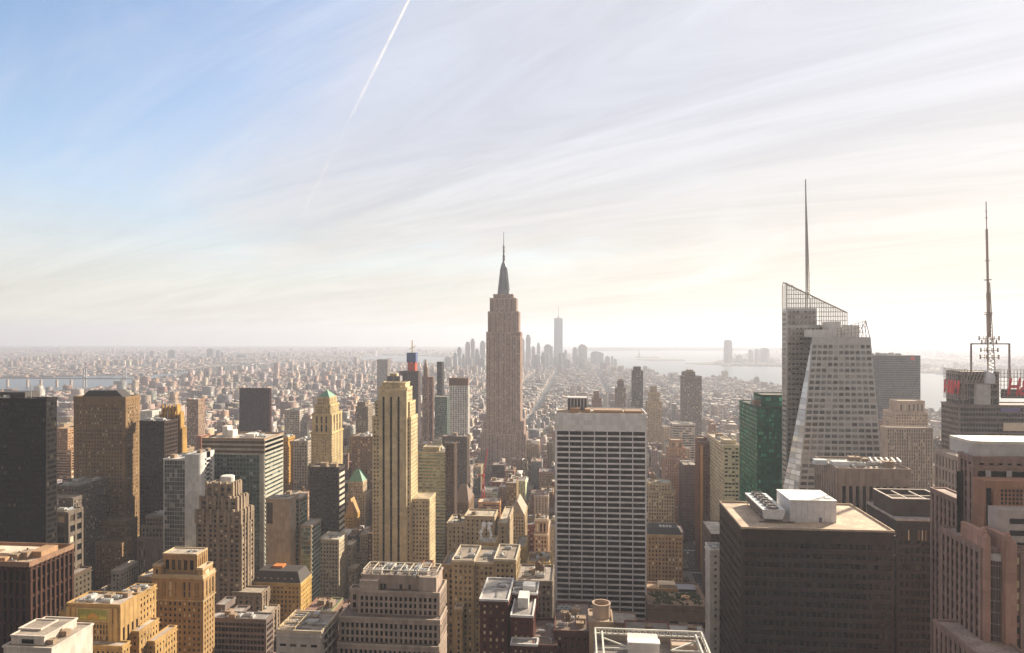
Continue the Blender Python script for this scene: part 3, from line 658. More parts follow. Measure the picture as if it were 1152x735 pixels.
T = b.tier(505.5, 526, 434, 1100, sx=528, par=0); m = b.mb('cap', wall((.20, .12, .08)))
zt = Zat(515, 425, 1100); m.box(T['X0']+.5, T['X1']-.5, 1100.5, T['Y1']-.5, T['z1'], zt-1)
for k in range(8): x = T['X0']+(T['X1']-T['X0'])*k/7; m.box(x-.8, x+.8, 1099.4, 1100.5, T['z1']-1, zt)
b.done()
b = B('office_block', 'dark brown block directly below the white blue ribbed tower', 'dark brown base block', (.12, .08, .058), 560, gl='black', roof=(.2, .15, .12), style=st(S_VERT, bay=2.6))
T = b.tier(497, 525, 492, 1000, sx=528); b.clutter(T, 3, 137); b.done()
b = B('office_tower', 'dark slab with a red and blue construction core rising from its roof', 'slab with red construction core', (.105, .078, .075), 500, gl='black', roof=(.2, .16, .14), style=st(S_PUNCH, bay=2.6, ww=.5))
T = b.tier(449, 470.5, 418.5, 1250, sx=473); b.done()
# core under construction behind it
b = B('construction_core', 'red building core wrapped in blue netting with a crane mast on top', 'red and blue core', (.62, .10, .05), 418, cat='tower', gl='dark', roof=(.2, .2, .25), style=st(S_PUNCH, bay=5, fh=4.2, ww=.3))
T = b.tier(458.5, 467, 407, 1290, d=14, par=0); m = b.mb('safety_net', plain((.035, .07, .22), .7)); zt = Zat(463, 397, 1290)
m.box(T['X0']-1.5, T['X1']+1.5, 1288.5, 1305.5, T['z1']-1, zt, True); m = b.mb('crane_mast', plain((.55, .38, .10))); xm = (T['X0']+T['X1'])/2
m.beam((xm, 1297, zt), (xm, 1297, Zat(463, 383, 1297)), .8); m.beam((xm-6, 1297, zt+6), (xm+7, 1297, zt+13), .5); b.done()
b = B('apartment_tower', 'thin tan tower with a needle top right of the red construction core', 'thin needle-topped tower', (.30, .22, .17), 500, style=st(S_VERT, bay=2.8))
T = b.tier(475, 481.5, 424, 1400, sx=484); T1 = b.tier(476.5, 480.5, 414, 1403, d=9); hip(b, T1, Zat(478.5, 404, 1406), plain((.25, .2, .17))); b.done()
b = B('apartment_tower', 'thin brown tower close beside the thin needle-topped tower', 'thin brown tower', (.20, .12, .09), 500, style=st(S_VERT, bay=2.8)); b.tier(482, 486.5, 425, 1370, sx=488); b.done()
b = B('apartment_tower', 'black slim tower rising behind a pale green glass tower', 'black slim tower', (.04, .035, .035), 447, gl='black', style=S_CURT); b.tier(491.5, 497, 408, 1500, d=24); b.done()
b = B('apartment_tower', 'pale green glass tower left of the white blue ribbed tower', 'pale green glass tower', (.14, .20, .17), 492, gl='teal', style=S_CURT)
b.tier(489, 503, 447, 1330, d=30); b.done()

# ================================================================== the great spired skyscraper
EST = (.45, .33, .285)
sE = st(S_VERT, bay=2.9, fh=3.75, ww=.44, wh=.55, pd=.55, sd=.16, sp=(.15, .10, .085), mp=(3, 2.6, .8))
b = B('skyscraper', 'tallest stone skyscraper with setbacks, a domed mast and a needle antenna', 'tall spired skyscraper', EST, 518, roof=(.3, .22, .18), style=sE)
Y = 1260
b.wtier(Xat(531, Y), Xat(602, Y), Y-8, Y+60, 0, Zat(566, 522, Y), par=1, stl=sE); b.tier(540.5, 591.5, 489, Y, d=56, par=1); b.tier(543.5, 589, 474, Y+3, d=50, par=1)
T = b.tier(547, 585.5, 374, Y+6, d=42, par=.8); T1 = b.tier(548.8, 583.2, 351, Y+8, d=38, par=.8); T2 = b.tier(551, 580.5, 336, Y+11, d=32, par=1)
# centre bay stands between two projecting wings
for (a, c) in ((547.2, 557.5), (575, 585.3)): b.wtier(Xat(a, Y), Xat(c, Y), Y+2.5, Y+6, 0, Zat(566, 378, Y), par=.5, stl=st(sE, em=1.0), side=None)
for (a, c) in ((543, 552.5), (580, 589.5)): b.wtier(Xat(a, Y), Xat(c, Y), Y-1.5, Y+3, 0, Zat(566, 484, Y), par=.5, stl=st(sE, em=1.0), side=None)
T3 = b.tier(555, 577, 331.5, Y+16, d=24, par=.8, stl=st(S_VERT, bay=2.5))
cx, cyy = (T3['X0']+T3['X1'])/2, Y+28; z = lambda p: Zat(566, p, cyy)
m = b.mb('mooring_mast', plain((.22, .23, .27), .45, .4))
m.lathe(cx, cyy, [(12, z(331.5)), (11, z(328)), (8.2, z(326)), (7.6, z(318)), (6.0, z(304)), (5.8, z(300)), (4.2, z(297)), (2.2, z(294.5))], 16)
for k in range(4):
    a = math.pi/4+k*math.pi/2; q = Vector((math.cos(a), math.sin(a), 0)); m.beam(Vector((cx, cyy, z(331)))+q*12.5, Vector((cx, cyy, z(302)))+q*5.6, 1.5)
m = b.mb('antenna', plain((.17, .17, .20), .5, .3)); m.lathe(cx, cyy, [(2.2, z(295)), (2.0, z(287)), (1.5, z(286)), (1.4, z(276)), (.7, z(275)), (.45, z(261))], 10)
for p in (292, 289, 283, 279): m.lathe(cx, cyy, [(2.7, z(p)), (2.7, z(p)+1)], 10)
b.done()

# ================================================================== white grid slab
b = B('office_tower', 'big white gridded slab with dark windows and a blank white top band', 'white gridded slab', (.80, .77, .79), 705, gl='brown', roof=(.46, .38, .30), rough=.7, var=.14,
      style=dict(nb=7, bay=10, fh=4.35, ww=.925, wh=.69, pd=.62, sd=.5, em=.9, top=12.5, glass='brown'))
T = b.tier(625, 727.5, 467, 562, d=44, par=1.2)
mu = b.mb('mullion', plain((.035, .024, .02), .5))
L = T['X1']-T['X0']; bw = (L-1.8)/7
for k in range(7):
    for j in range(1, 4): x = T['X0']+.9+bw*(k+j/4); mu.box(x-.07, x+.07, 561.8, 561.98, 20, T['z1']-12.6)
pj = b.mb('roof_rail', plain((.30, .18, .10)))
x0, x1, zt = T['X0'], T['X1'], T['z1']
for k in range(11): x = x0+2+(x1-x0-4)*k/10; pj.box(x-.4, x+.4, 564, 564.6, zt, zt+2.2)
pj.box(x0+2, x1-2, 564, 564.4, zt+2.2, zt+2.7, True)
for (a, c, h) in ((641, 652, 3.8), (658, 664, 3.0), (668, 700, 2.4), (703, 722, 2.0)): pj.box(Xat(a, 580), Xat(c, 580), 575, 590, zt, zt+h)
m = b.mb('penthouse', plain((.58, .56, .55), .5)); xa, xb = Xat(638.5, 588), Xat(660.5, 588); zz = Zat(650, 447.5, 588)
m.box(xa, xb, 588, 602, zt, zz); pn = b.mb('louver', plain((.09, .08, .09), .4))
for k in range(6): x = xa+(xb-xa)*(k+.5)/6; w = (xb-xa)/12*.72; pn.box(x-w, x+w, 587.9, 588.0, zt+1, zz-.8, True)
b.done()

# ================================================================== between the spired skyscraper and the white slab
TAN = (.44, .33, .20)
b = B('apartment_block', 'wide tan apartment block with three window bays left of the white slab', 'wide tan three-bay block', (.40, .30, .18), 760, cap=(.56, .48, .38), style=st(S_PUNCH, bay=2.7, fh=3.4, ww=.46, mp=(4, 1.7, .5)), roof=(.3, .24, .19))
T = b.tier(509, 533, 632, 419, d=30); T1 = b.tier(533.2, 556, 634, 421, d=30, z0=0); T2 = b.tier(556.2, 580, 631, 420, d=30, z0=0); T3 = b.tier(512, 520, 685, 412, d=6.5, z0=0)
for i, T_ in enumerate((T, T1, T2)): b.clutter(T_, 2, 140+i, sc=.6)
b.done()
b = B('apartment_block', 'narrow tan wing with a parapet just right of the striped tan tower base', 'narrow tan wing', (.42, .30, .17), 760, style=S_PUNCH); T = b.tier(498, 511, 637, 452, d=30); b.clutter(T, 1, 144, sc=.5); b.done()
b = B('apartment_block', 'cream tan block behind the steam plumes', 'cream tan steaming block', (.50, .39, .27), 640, style=st(S_PUNCH, bay=3.6, ww=.3), roof=(.5, .42, .32))
T = b.tier(523, 556, 582, 560, d=22); T1 = b.tier(503, 524, 590, 562, d=26, z0=0); T2 = b.tier(561, 570, 590, 545, sx=577, z0=0); b.clutter(T, 2, 146, sc=.6); b.clutter(T1, 2, 147, tank=1, sc=.7); b.done()
b = B('low_block', 'low plant house with pale vents giving off steam', 'steaming plant house', (.48, .35, .20), 640, roof=(.4, .34, .28), style=st(S_PUNCH, bay=3, fh=4, ww=.6))
T = b.tier(537, 557, 612, 470, d=16); vp = b.mb('vent_stack', plain((.6, .56, .5)))
for px in (541, 552): x = Xat(px, 474); vp.lathe(x, 474, [(.9, T['z1']), (.9, T['z1']+2.5)], 10)
STEAM = [(Xat(541, 474), 474, T['z1']+2.5), (Xat(552, 474), 474, T['z1']+2.5)]; b.done()
b = B('apartment_tower', 'tan tower with a pointed gable top left of the white slab', 'tan gabled tower', (.46, .34, .21), 625, style=st(S_PUNCH, bay=2.7))
T = b.tier(573, 590, 580, 740, sx=593); hip(b, T, Zat(582, 563, 746), plain((.30, .23, .17)), flat=(.05, .9)); b.done()
b = B('apartment_tower', 'brown tower with an arcaded loggia and flat cornice beside the white slab', 'brown loggia tower', (.34, .22, .14), 625, cap=(.55, .45, .34), style=st(S_PUNCH, bay=2.8))
T = b.tier(601, 616, 602, 640, sx=618.5); T1 = b.tier(602, 615.5, 585, 642, d=14, stl=st(S_PUNCH, nb=3, nf=1, ww=.5, wh=.6, pd=.8)); c = b.mb('cornice', wall((.55, .46, .36))); c.box(T1['X0']-1, T1['X1']+1, T1['Y0']-1, T1['Y1']+1, T1['z1']-1.2, T1['z1']-.3, True)
b.clutter(T1, 2, 149, tank=1, sc=.6); b.done()
b = B('apartment_block', 'dark red brick building with white coping lines and stepped roofs', 'dark red brick block', (.095, .032, .026), 760, cap=(.62, .60, .60), roof=(.34, .31, .30), gl='lit', style=st(S_PUNCH, bay=2.8, fh=3.3, ww=.36, wh=.5))
T = b.tier(540, 571, 676, 335, d=30, par=.8); T0 = b.tier(546, 604, 668, 350, d=16, z0=0, par=.8); T1 = b.tier(575, 599, 694, 328, d=22, z0=0, par=.8); T2 = b.tier(575, 604, 726, 321, d=6.5, z0=0, par=.8)
ml = b.mb('stair_house', plain((.62, .60, .58)))
xa = Xat(583, 340); ml.box(xa, xa+5, 338, 348, T1['z1'], T1['z1']+5); xa = Xat(588, 352); ml.box(xa, xa+6, 353, 360, T0['z1'], T0['z1']+3)
b.clutter(T, 2, 151, sc=.5); b.clutter(T0, 3, 152, sc=.5); b.done()
b = B('apartment_block', 'grey stone block with crowded roof tanks left of the white slab', 'grey tank-roofed block', (.26, .21, .175), 760, roof=(.38, .32, .28), style=S_PUNCH)
T = b.tier(582, 621, 655, 430, d=30); b.clutter(T, 6, 155, tank=2, sc=.7); b.done()
b = B('low_block', 'tan block with a bare side wall behind the grey tank-roofed block', 'tan bare-walled block', (.50, .36, .17), 660, style=st(S_PUNCH, bay=4, ww=.2)); T = b.tier(580, 591, 616, 500, sx=594); T2 = b.tier(594, 618, 634, 478, d=22, z0=0); b.clutter(T2, 4, 157, tank=1, sc=.6); b.done()
b = B('apartment_block', 'brown gabled block below the dark brown base block', 'brown gabled block', (.22, .14, .09), 590, style=S_PUNCH); T = b.tier(510, 527, 566, 800, sx=533); hip(b, T, Zat(518, 548, 806), plain((.16, .10, .07)), flat=(.4, .02)); b.done()
b = B('construction_site', 'half-built orange floors under the red crane', 'half-built orange floors', (.52, .26, .11), 580, cat='building', style=st(S_STRIP, bay=5, fh=4, ww=.9, wh=.6, pd=.4, sd=.4), roof=(.6, .5, .4))
T = b.tier(538, 562, 566, 880, d=26); b.clutter(T, 3, 160); b.done()
b = B('crane', 'red lattice tower crane with a raised jib below the tallest skyscraper', 'red tower crane', (.5, .03, .03), 560, cat='crane', style=None)
x, y = Xat(543.5, 905), 905; zt = Zat(543.5, 535, 905); zb = 0
b.tiers.append(dict(X0=x-2, X1=x+2, Y0=y-2, Y1=y+2, z1=zt)); m = b.mb('mast', plain((.50, .03, .035), .5))
for sx in (-1.3, 1.3):
    for sy in (-1.3, 1.3): m.beam((x+sx, y+sy, zb), (x+sx, y+sy, zt), .45)
for k in range(int(zt/4)):
    z_ = k*4; m.beam((x-1.3, y-1.3, z_), (x+1.3, y-1.3, z_+4), .28); m.beam((x+1.3, y+1.3, z_), (x+1.3, y-1.3, z_+4), .28)
j = b.mb('jib', plain((.50, .03, .035), .5)); zj = Zat(549, 505, 905); xj = Xat(548.5, 905)
for o in (-.8, .8): j.beam((x, y+o, zt), (xj, y+o, zj), .55)
j.beam((x, y, zt+2), (xj, y, zj+.5), .25)
for k in range(10): a = k/10; j.beam((x+(xj-x)*a, y-.8, zt+(zj-zt)*a), (x+(xj-x)*(a+.1), y+.8, zt+(zj-zt)*(a+.1)), .15)
j.beam((x, y, zt), (x-9, y, zt+1), .5); c = b.mb('cab', plain((.55, .05, .05), .5)); c.box(x-1.6, x+1.6, y-1.8, y+1.8, zt-2, zt+1.4, True)
w = b.mb('counterweight', plain((.3, .28, .27))); w.box(x-11, x-7.5, y-1.5, y+1.5, zt-1.2, zt+1.6, True); b.done()
# ================================================================== right of the white slab
b = B('apartment_block', 'tan office tower with a flat cornice directly right of the white slab', 'tan tower by white slab', (.42, .32, .22), 598, style=st(S_PUNCH, bay=2.6), roof=(.34, .27, .2))
T = b.tier(726, 759, 553, 745, d=30); T1 = b.tier(730, 755, 545, 748, d=22, stl=S_PUNCH); b.clutter(T1, 3, 201, tank=1); b.done()
b = B('low_block', 'ornate block with a black mansard roof and skylights by the avenue', 'black mansard block', (.34, .22, .12), 655, style=st(S_PUNCH, bay=3.4, fh=4, ww=.42), cap=(.4, .28, .16))
T = b.tier(728, 768, 603, 690, d=28); h = hip(b, T, Zat(748, 594.5, 694), plain((.030, .028, .030), .7), flat=(.8, .6)); s_ = b.mb('skylight', plain((.55, .55, .55), .3))
for k in range(4): x = T['X0']+14+k*3.2; s_.box(x-1.1, x+1.1, 698, 704, Zat(748, 594.5, 694), Zat(748, 594.5, 694)+.7)
b.done()
b = B('apartment_block', 'terracotta stepped block with setbacks right of the tan tower', 'terracotta stepped block', (.42, .25, .16), 560, style=st(S_PUNCH, bay=2.7, ww=.38))
b.tier(748, 773, 516, 950, d=34); b.tier(752, 771, 505, 953, d=26); b.tier(755, 768, 496, 956, d=18, stl=st(S_PUNCH, nb=3, nf=1)); b.done()
b = B('office_block', 'plum brown slab along the avenue left of the lit brown strip tower', 'plum brown slab', (.16, .095, .085), 600, style=st(S_PUNCH, bay=2.5), gl='black')
T = b.tier(769, 785, 524, 900, sx=764); b.clutter(T, 2, 205); b.done()
b = B('office_tower', 'slim brown tower with one bright orange vertical strip', 'brown strip tower', (.20, .10, .06), 600, style=st(S_VERT, bay=2.4), gl='black')
T = b.tier(786.5, 797, 498, 790, sx=782.5, par=.8); m = b.mb('bright_strip', plain((.55, .30, .09), .45)); xa = Xat(788, 789); m.box(xa, xa+2.6, 788.9, 789.4, 0, T['z1']-3); b.tier(785, 795, 494, 800, d=14, stl=None); b.done()
b = B('office_tower', 'cream banded tower with a shaded flank left of the green glass building', 'cream banded tower', (.60, .50, .36), 592, style=st(S_STRIP, bay=3.2, fh=3.9, ww=.82, wh=.48, pd=.3, sd=.4), roof=(.5, .42, .34))
T = b.tier(814, 832, 502, 720, sx=796, par=1); T1 = b.tier(815, 828, 496.5, 730, d=20, stl=None); b.clutter(T, 4, 207); b.done()
b = B('office_tower', 'green glass building with a taller stepped rear block', 'green glass building', (.02, .085, .05), 558, gl='green', roof=(.16, .14, .12), style=st(S_CURT, bay=2.3, fh=3.8, ww=.86, wh=.72))
T = b.tier(852, 884, 459.5, 620, sx=832, par=.9); T1 = b.tier(857, 890, 445.5, 633, sx=848, z0=T['z1'], par=.9); m = b.mb('plant_screen', plain((.42, .48, .47))); xa = Xat(850, 640); m.box(xa-.6, xa+.2, 642, 652, T1['z1']-9, T1['z1']-3); b.clutter(T, 4, 209); b.done()
b = B('low_block', 'dark building with a pale sloping ledge roof behind the white slim block', 'dark ledge-roofed block', (.10, .07, .06), 620, roof=(.55, .50, .46), gl='black'); b.tier(800, 834, 602, 560, sx=790, par=.6); b.done()
b = B('apartment_block', 'slim white block with small square windows beside the big dark block', 'slim white block', (.66, .62, .58), 760, style=st(S_PUNCH, bay=3.4, fh=3.9, ww=.36, wh=.42, em=1.2), roof=(.5, .46, .42))
T = b.tier(799, 832, 621, 420, sx=794, par=1.2); b.clutter(T, 3, 211, sc=.6); b.done()
b = B('low_block', 'low brown building with a planted roof terrace between the white slab and slim block', 'low terrace-roofed block', (.30, .21, .165), 705, roof=(.32, .22, .15), style=st(S_PUNCH, bay=7, fh=9, ww=.85, wh=.5, top=9))
T = b.tier(729.5, 797, 683, 542, d=50, par=1.4); m = b.mb('roof_house', wall((.56, .46, .36))); zt = T['z1']
m.box(Xat(741, 580), Xat(760, 580), 578, 588, zt, zt+4); m2 = b.mb('skylight', plain((.10, .09, .10), .3)); m2.box(Xat(762, 575), Xat(783, 575), 574, 586, zt, zt+2.2)
g_ = b.mb('roof_planting', plain((.06, .065, .025), .95))
rr = random.Random(5)
for k in range(60):
    x, y = rr.uniform(T['X0']+3, T['X1']-4), rr.uniform(546, 572)
    s0 = rr.uniform(.8, 2.0)
    for j in range(5):
        a, c_, e = x+rr.uniform(-1, 1)*s0, y+rr.uniform(-1, 1)*s0, rr.uniform(.3, 1)*s0; g_.frustum(a-e, a+e, c_-e, c_+e, zt, a-e*.5, a+e*.5, c_-e*.5, c_+e*.5, zt+e*1.3)
t_ = b.mb('terrace_wall', wall((.58, .36, .20))); t_.box(T['X0']+2, T['X1']-18, 573.0, 574, zt, zt+2.4); t_.lathe(Xat(771, 560), 560, [(3.4, zt), (3.4, zt+1.6), (2.2, zt+1.6)], 18)
b.clutter(T, 4, 213, sc=.6); b.done()

# faceted crystal tower with a leaning glass facet and a spire
b = B('skyscraper', 'faceted crystalline glass skyscraper with a sloping lattice top and a white spire', 'faceted crystal tower', (.62, .56, .54), 552, gl='grey', roof=(.5, .46, .42), rough=.6)
b.wm = plain((.52, .50, .505), .30, .5, name='coated_glass')
YF, YR = 560.0, 590.0
P3 = lambda px, py, Y: Vector((Xat(px, Y), Y, Zat(px, py, Y)))
# rear mass: slanted top
rl, rr_ = 885, 953
zl, zr = P3(rl, 347, YR).z, P3(935, 366, YR).z
x0, x1 = Xat(rl, YR), Xat(rr_, YR)
b.w.box(x0, x1, YR, YR+13, 0, zr); b.tiers.append(dict(X0=x0, X1=x1, Y0=YR, Y1=YR+30, z0=0, z1=zr))
xs = Xat(919, YR); b.w.box(x0, xs, YR+.01, YR+12.9, zr, zl); b.w.box(x0+9, x1, YR+13, YR+34, 0, zr-4)
cs = st(S_CURT, bay=3.1, fh=4.1, ww=.78, wh=.38, pd=.1, sd=.16, sp=(.42, .37, .34), glass='mirror')
b.face((x0, YR), (x1, YR), 0, zr, cs); b.face((x0, YR), (xs, YR), zr, zl, cs); b.face((x0, YR+13), (x0, YR), 0, zl, cs)
# lattice screen rising to the slanted edge
ls = b.mb('lattice_screen', plain((.40, .36, .32), .5, .2)); pl = P3(881, 318, YR); prr = P3(953, 352, YR)
N = 26
for k in range(N+1):
    a = k/N; x = x0+(x1-x0)*a; zt = pl.z+(prr.z-pl.z)*a; zb_ = zl if x <= xs else zr
    ls.beam((x, YR-.2, zb_), (x, YR-.2, zt), .2)
for dz in range(12):
    z_ = zr+dz*3.6
    ae = min(1.0, max(0.0, (pl.z-z_)/(pl.z-prr.z)))
    if z_ < pl.z: ls.beam((x0 if z_ > zl else xs, YR-.2, z_), (x0+(x1-x0)*ae, YR-.2, z_), .24)
ls.beam(pl-Vector((0, .2, 0)), prr-Vector((0, .2, 0)), .45); ls.beam((x0, YR-.2, zl), (x0, YR-.2, pl.z), .4); ls.beam((x0, YR+12.5, zl), (x0, YR+12.5, pl.z-3), .25); ls.beam((x0, YR+12.5, pl.z-3), pl, .25)
for k in range(5): a = k/4; ls.beam((x0, YR+12.5*a, zl), (x0, YR+12.5*a, pl.z-3*a), .16)
sg = b.mb('screen_glass', None)
for k in range(N):
    a0, a1 = (k+.04)/N, (k+.96)/N
    for q in ((a0, a1),):
        xa_, xb2 = x0+(x1-x0)*q[0], x0+(x1-x0)*q[1]; zb_ = zl if xa_ <= xs else zr
        zt0, zt1 = pl.z+(prr.z-pl.z)*q[0]-.5, pl.z+(prr.z-pl.z)*q[1]-.5
        if zt1 > zb_+1: sg.quad((xa_, YR+.1, zb_+.2), (xb2, YR+.1, zb_+.2), (xb2, YR+.1, zt1), (xa_, YR+.1, zt0))
m_, t_g, p_ = newmat('screen_glass'); p_.inputs['Base Color'].default_value = (.62, .60, .56, 1); p_.inputs['Roughness'].default_value = .2; tr2 = nd(t_g, 'ShaderNodeBsdfTransparent'); mx2 = nd(t_g, 'ShaderNodeMixShader'); mx2.inputs[0].default_value = .72
t_g.links.new(p_.outputs[0], mx2.inputs[1]); t_g.links.new(tr2.outputs[0], mx2.inputs[2]); t_g.links.new(mx2.outputs[0], t_g.nodes['Material Output'].inputs['Surface'])
b.extra[-1] = ('screen_glass', sg, m_, None)
# front mass
BRx, RBx = 880.5, 1014.0
tl, tr = P3(914, 380, YF), P3(979, 379, YF); zt = (tl.z+tr.z)/2; tl.z = tr.z = zt
bl_, br_ = P3(BRx, 743, YF), P3(RBx, 743, YF); bl_.z = br_.z = 0
fb = Vector((Xat(846, YR+6), YR+6, 0)); ty = Vector((tl.x, YR, zt))
rb2, rt2 = Vector((br_.x-3, YF+50, 0)), Vector((tr.x-2, YF+48, zt))
b.w.add([bl_, br_, tr, tl, fb, rb2, rt2, Vector((tl.x, YF+48, zt))], ((0, 1, 2, 3), (4, 0, 3), (1, 5, 6, 2), (3, 2, 6, 7)))
b.face4(bl_, br_, tr, tl, st(S_CURT, nb=11, bay=6, fh=4.6, ww=.88, wh=.58, pd=.18, sd=.26, em=.5, top=5, glass='mirror'))
# the leaning triangular facet, glass strips with sky reflection put into their pale colour
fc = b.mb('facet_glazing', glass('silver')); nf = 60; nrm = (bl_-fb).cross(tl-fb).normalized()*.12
fl = b.mb('facet_mullion', plain((.30, .29, .30), .5))
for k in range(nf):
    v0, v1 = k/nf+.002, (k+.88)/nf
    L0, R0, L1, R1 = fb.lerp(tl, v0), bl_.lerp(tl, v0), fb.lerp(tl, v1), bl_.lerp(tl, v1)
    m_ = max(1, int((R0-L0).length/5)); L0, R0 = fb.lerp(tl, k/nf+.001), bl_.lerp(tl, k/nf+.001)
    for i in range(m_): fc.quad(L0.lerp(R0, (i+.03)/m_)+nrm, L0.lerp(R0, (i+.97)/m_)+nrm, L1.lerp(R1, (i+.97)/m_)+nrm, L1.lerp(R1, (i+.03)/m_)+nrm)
    a, c_ = fb.lerp(tl, (k+.9)/nf), bl_.lerp(tl, (k+.9)/nf)
    if (a-c_).length > 1: fl.bar(a, c_, (tl-fb).normalized()*.5, nrm*.6)
ph = b.mb('penthouse', plain((.74, .72, .72), .5)); zz = lambda p: Zat(930, p, 570)
ph.box(Xat(913, 566), Xat(935, 566), 566, 584, zt, zz(371)); ph.box(Xat(933, 572), Xat(946, 572), 572, 588, zt, zz(362)); ph.box(Xat(947, 574), Xat(967, 574), 574, 590, zt, zz(366))
l2 = b.mb('roof_lattice', plain((.42, .38, .34), .5, .2)); A_, B_ = P3(942, 370, YF+1), P3(974, 361, YF+1); C_ = Vector((tr.x, YF+24, A_.z)); A_.z = max(A_.z, zt+1)
for k in range(9):
    a = k/8; p = A_.lerp(B_, a); l2.beam((p.x, p.y, zt), p, .16)
for dz in (0.33, .66, 1.0): l2.beam((A_.x, A_.y, zt+(A_.z-zt)*dz), (B_.x, B_.y, zt+(B_.z-zt)*dz), .16)
B2 = Vector((tr.x-.3, YF+26, zt)); l2.beam(B_, (tr.x, YF+1, zt), .25); l2.beam(B_, B2, .2)
for k in range(6): a = k/5; q = B_.lerp(B2, a); l2.beam((tr.x-.2, q.y, zt), q, .14)
sp = b.mb('spire', plain((.45, .42, .40), .4, .3)); xs0, ys0 = Xat(909.5, YR+14), YR+14
zb_, zt_ = Zat(910, 335, ys0), Zat(908, 202, ys0); xt = Xat(906.2, ys0)
for (dx, dy) in ((-2.0, 0), (2.0, 0), (0, 2.2)): sp.beam((xs0+dx, ys0+dy, zl-8), (xt, ys0, zt_-4), .30)
for k in range(26):
    a = k/30; c0 = Vector((xs0, ys0, zb_)).lerp(Vector((xt, ys0, zt_-4)), a); r_ = 2.0*(1-a)
    sp.beam((c0.x-r_, c0.y, c0.z), (c0.x+r_*.8, c0.y, c0.z+3), .13); sp.beam((c0.x+r_, c0.y, c0.z), (c0.x, c0.y+r_, c0.z+3), .13)
sp.beam((xs0, ys0, zb_), (xt, ys0, zt_), .34)
b.done()

b = B('office_block', 'low stone block ribbed with tall dark window strips below the crystal tower', 'ribbed stone block', (.36, .27, .225), 590, gl='brown', roof=(.42, .34, .28), style=dict(bay=4.1, nf=3, fh=12, ww=.56, wh=.86, pd=.9, sd=.5, em=1.2, top=5.5))
T = b.tier(943, 1024, 529.5, 440, sx=917.5, par=1.2); m = b.mb('cooling_unit', plain((.62, .66, .70), .4)); zt = T['z1']; xa = Xat(938, 450)
m.box(xa-1, xa+9, 449, 455, zt, zt+3.4); m.box(xa-9, xa-1.4, 456, 462, zt, zt+3); u_ = b.mb('roof_canopy', plain((.75, .70, .66), .5))
for k in range(6): x = Xat(977, 458)+k*3.4; u_.beam((x, 452, zt+3), (x+7, 474, zt+2), .5)
b.clutter(T, 7, 221, sc=.8); b.done()
b = B('office_tower', 'pale tan tiered tower with fine vertical ribs right of the crystal tower', 'tan ribbed tiered tower', (.46, .35, .28), 552, style=st(S_VERT, bay=2.5, fh=3.8, ww=.5, wh=.72, pd=.8), roof=(.4, .32, .27))
T = b.tier(997, 1049.5, 482, 800, sx=991, par=1); b.done()
b = B('skyscraper', 'older stepped stone tower rising behind the tan ribbed tower', 'stepped stone tower', (.50, .37, .28), 482, style=st(S_PUNCH, bay=3), roof=(.4, .32, .27))
T = b.tier(1007, 1044, 465, 900, d=34); b.tier(1010.5, 1040, 452, 904, d=24, stl=st(S_PUNCH, nb=6, nf=1, ww=.4, wh=.6, pd=.8)); b.done()
b = B('office_tower', 'broad grey slab tower in the haze behind the crystal tower', 'broad grey hazy slab', (.13, .11, .12), 470, gl='black', style=st(S_CURT, bay=3, fh=4), roof=(.2, .17, .15))
T = b.tier(975, 1035.5, 400, 1300, d=36, par=0); m = b.mb('roof_sign', plain((.60, .07, .05))); xa = Xat(1024.5, 1300); m.box(xa, xa+6.5, 1299.4, 1299.9, T['z1']-8.5, T['z1']-2, True); b.clutter(T, 3, 226, sc=1.5); b.done()
b = B('office_block', 'pale stone block of tall openings left of the tower with red sign letters', 'pale block of tall openings', (.46, .37, .32), 565, gl='brown', style=dict(bay=4.4, fh=9, ww=.55, wh=.8, pd=.8, sd=.6, em=1), roof=(.5, .42, .36)); T = b.tier(1080, 1130, 517, 480, sx=1052.5, par=1.3); b.clutter(T, 2, 228); b.done()

# ------------------------------------------------ tower with antenna and red letters
b = B('skyscraper', 'glass tower with corner sign frames, a silver drum and a tall broadcast antenna', 'antenna tower', (.22, .18, .175), 500, gl='brown', roof=(.36, .30, .28), style=st(S_CURT, bay=2.2, fh=4, ww=.85, wh=.6))
YC = 560
T = b.tier(1079, 1190, 457, YC+10, sx=1059, par=.8)
T1 = b.tier(1083, 1124, 419, YC+14, d=24, z0=T['z1'], stl=st(S_CURT, bay=4, fh=6), par=.5)
z = lambda p: Zat(1105, p, YC+10)
dm = b.mb('drum', plain((.52, .50, .50), .35, .3)); xd = Xat(1105, YC+14)
for k in range(9): zz0 = z(458)+k*(z(433)-z(458))/9; dm.lathe(xd, YC+17, [(7.0, zz0), (7.0, zz0+1.4), (6.6, zz0+1.5), (6.6, zz0+1.95)], 24)
cv = b.mb('curved_screen', plain((.62, .64, .72), .3)); xv = Xat(1115, YC+12); cv.lathe(xv, YC+16, [(4.8, z(432)), (4.8, z(424)), (3.6, z(419)), (.5, z(417))], 16)
tr_ = b.mb('roof_truss', plain((.36, .30, .27), .5))
for k in range(6): x = Xat(1086, YC+12)+k*2.4; tr_.beam((x, YC+12.5, z(431)), (x+3.2, YC+12.5, z(419)), .3)
tr_.beam((Xat(1084, YC+12), YC+12.3, z(432)), (Xat(1123, YC+12), YC+12.3, z(432)), .35)
fr = b.mb('sign_frame', plain((.30, .24, .22), .5))
def lattice(xa, ya, xb, yb, za, zb, n, m_):
    for k in range(n+1): a = k/n; fr.beam((xa+(xb-xa)*a, ya+(yb-ya)*a, za), (xa+(xb-xa)*a, ya+(yb-ya)*a, zb), .17)
    for k in range(m_+1): z_ = za+(zb-za)*k/m_; fr.beam((xa, ya, z_), (xb, yb, z_), .17)
xl, xr = Xat(1079, YC+10), Xat(1126, YC+9)
yl2 = Yat(1062, xl)
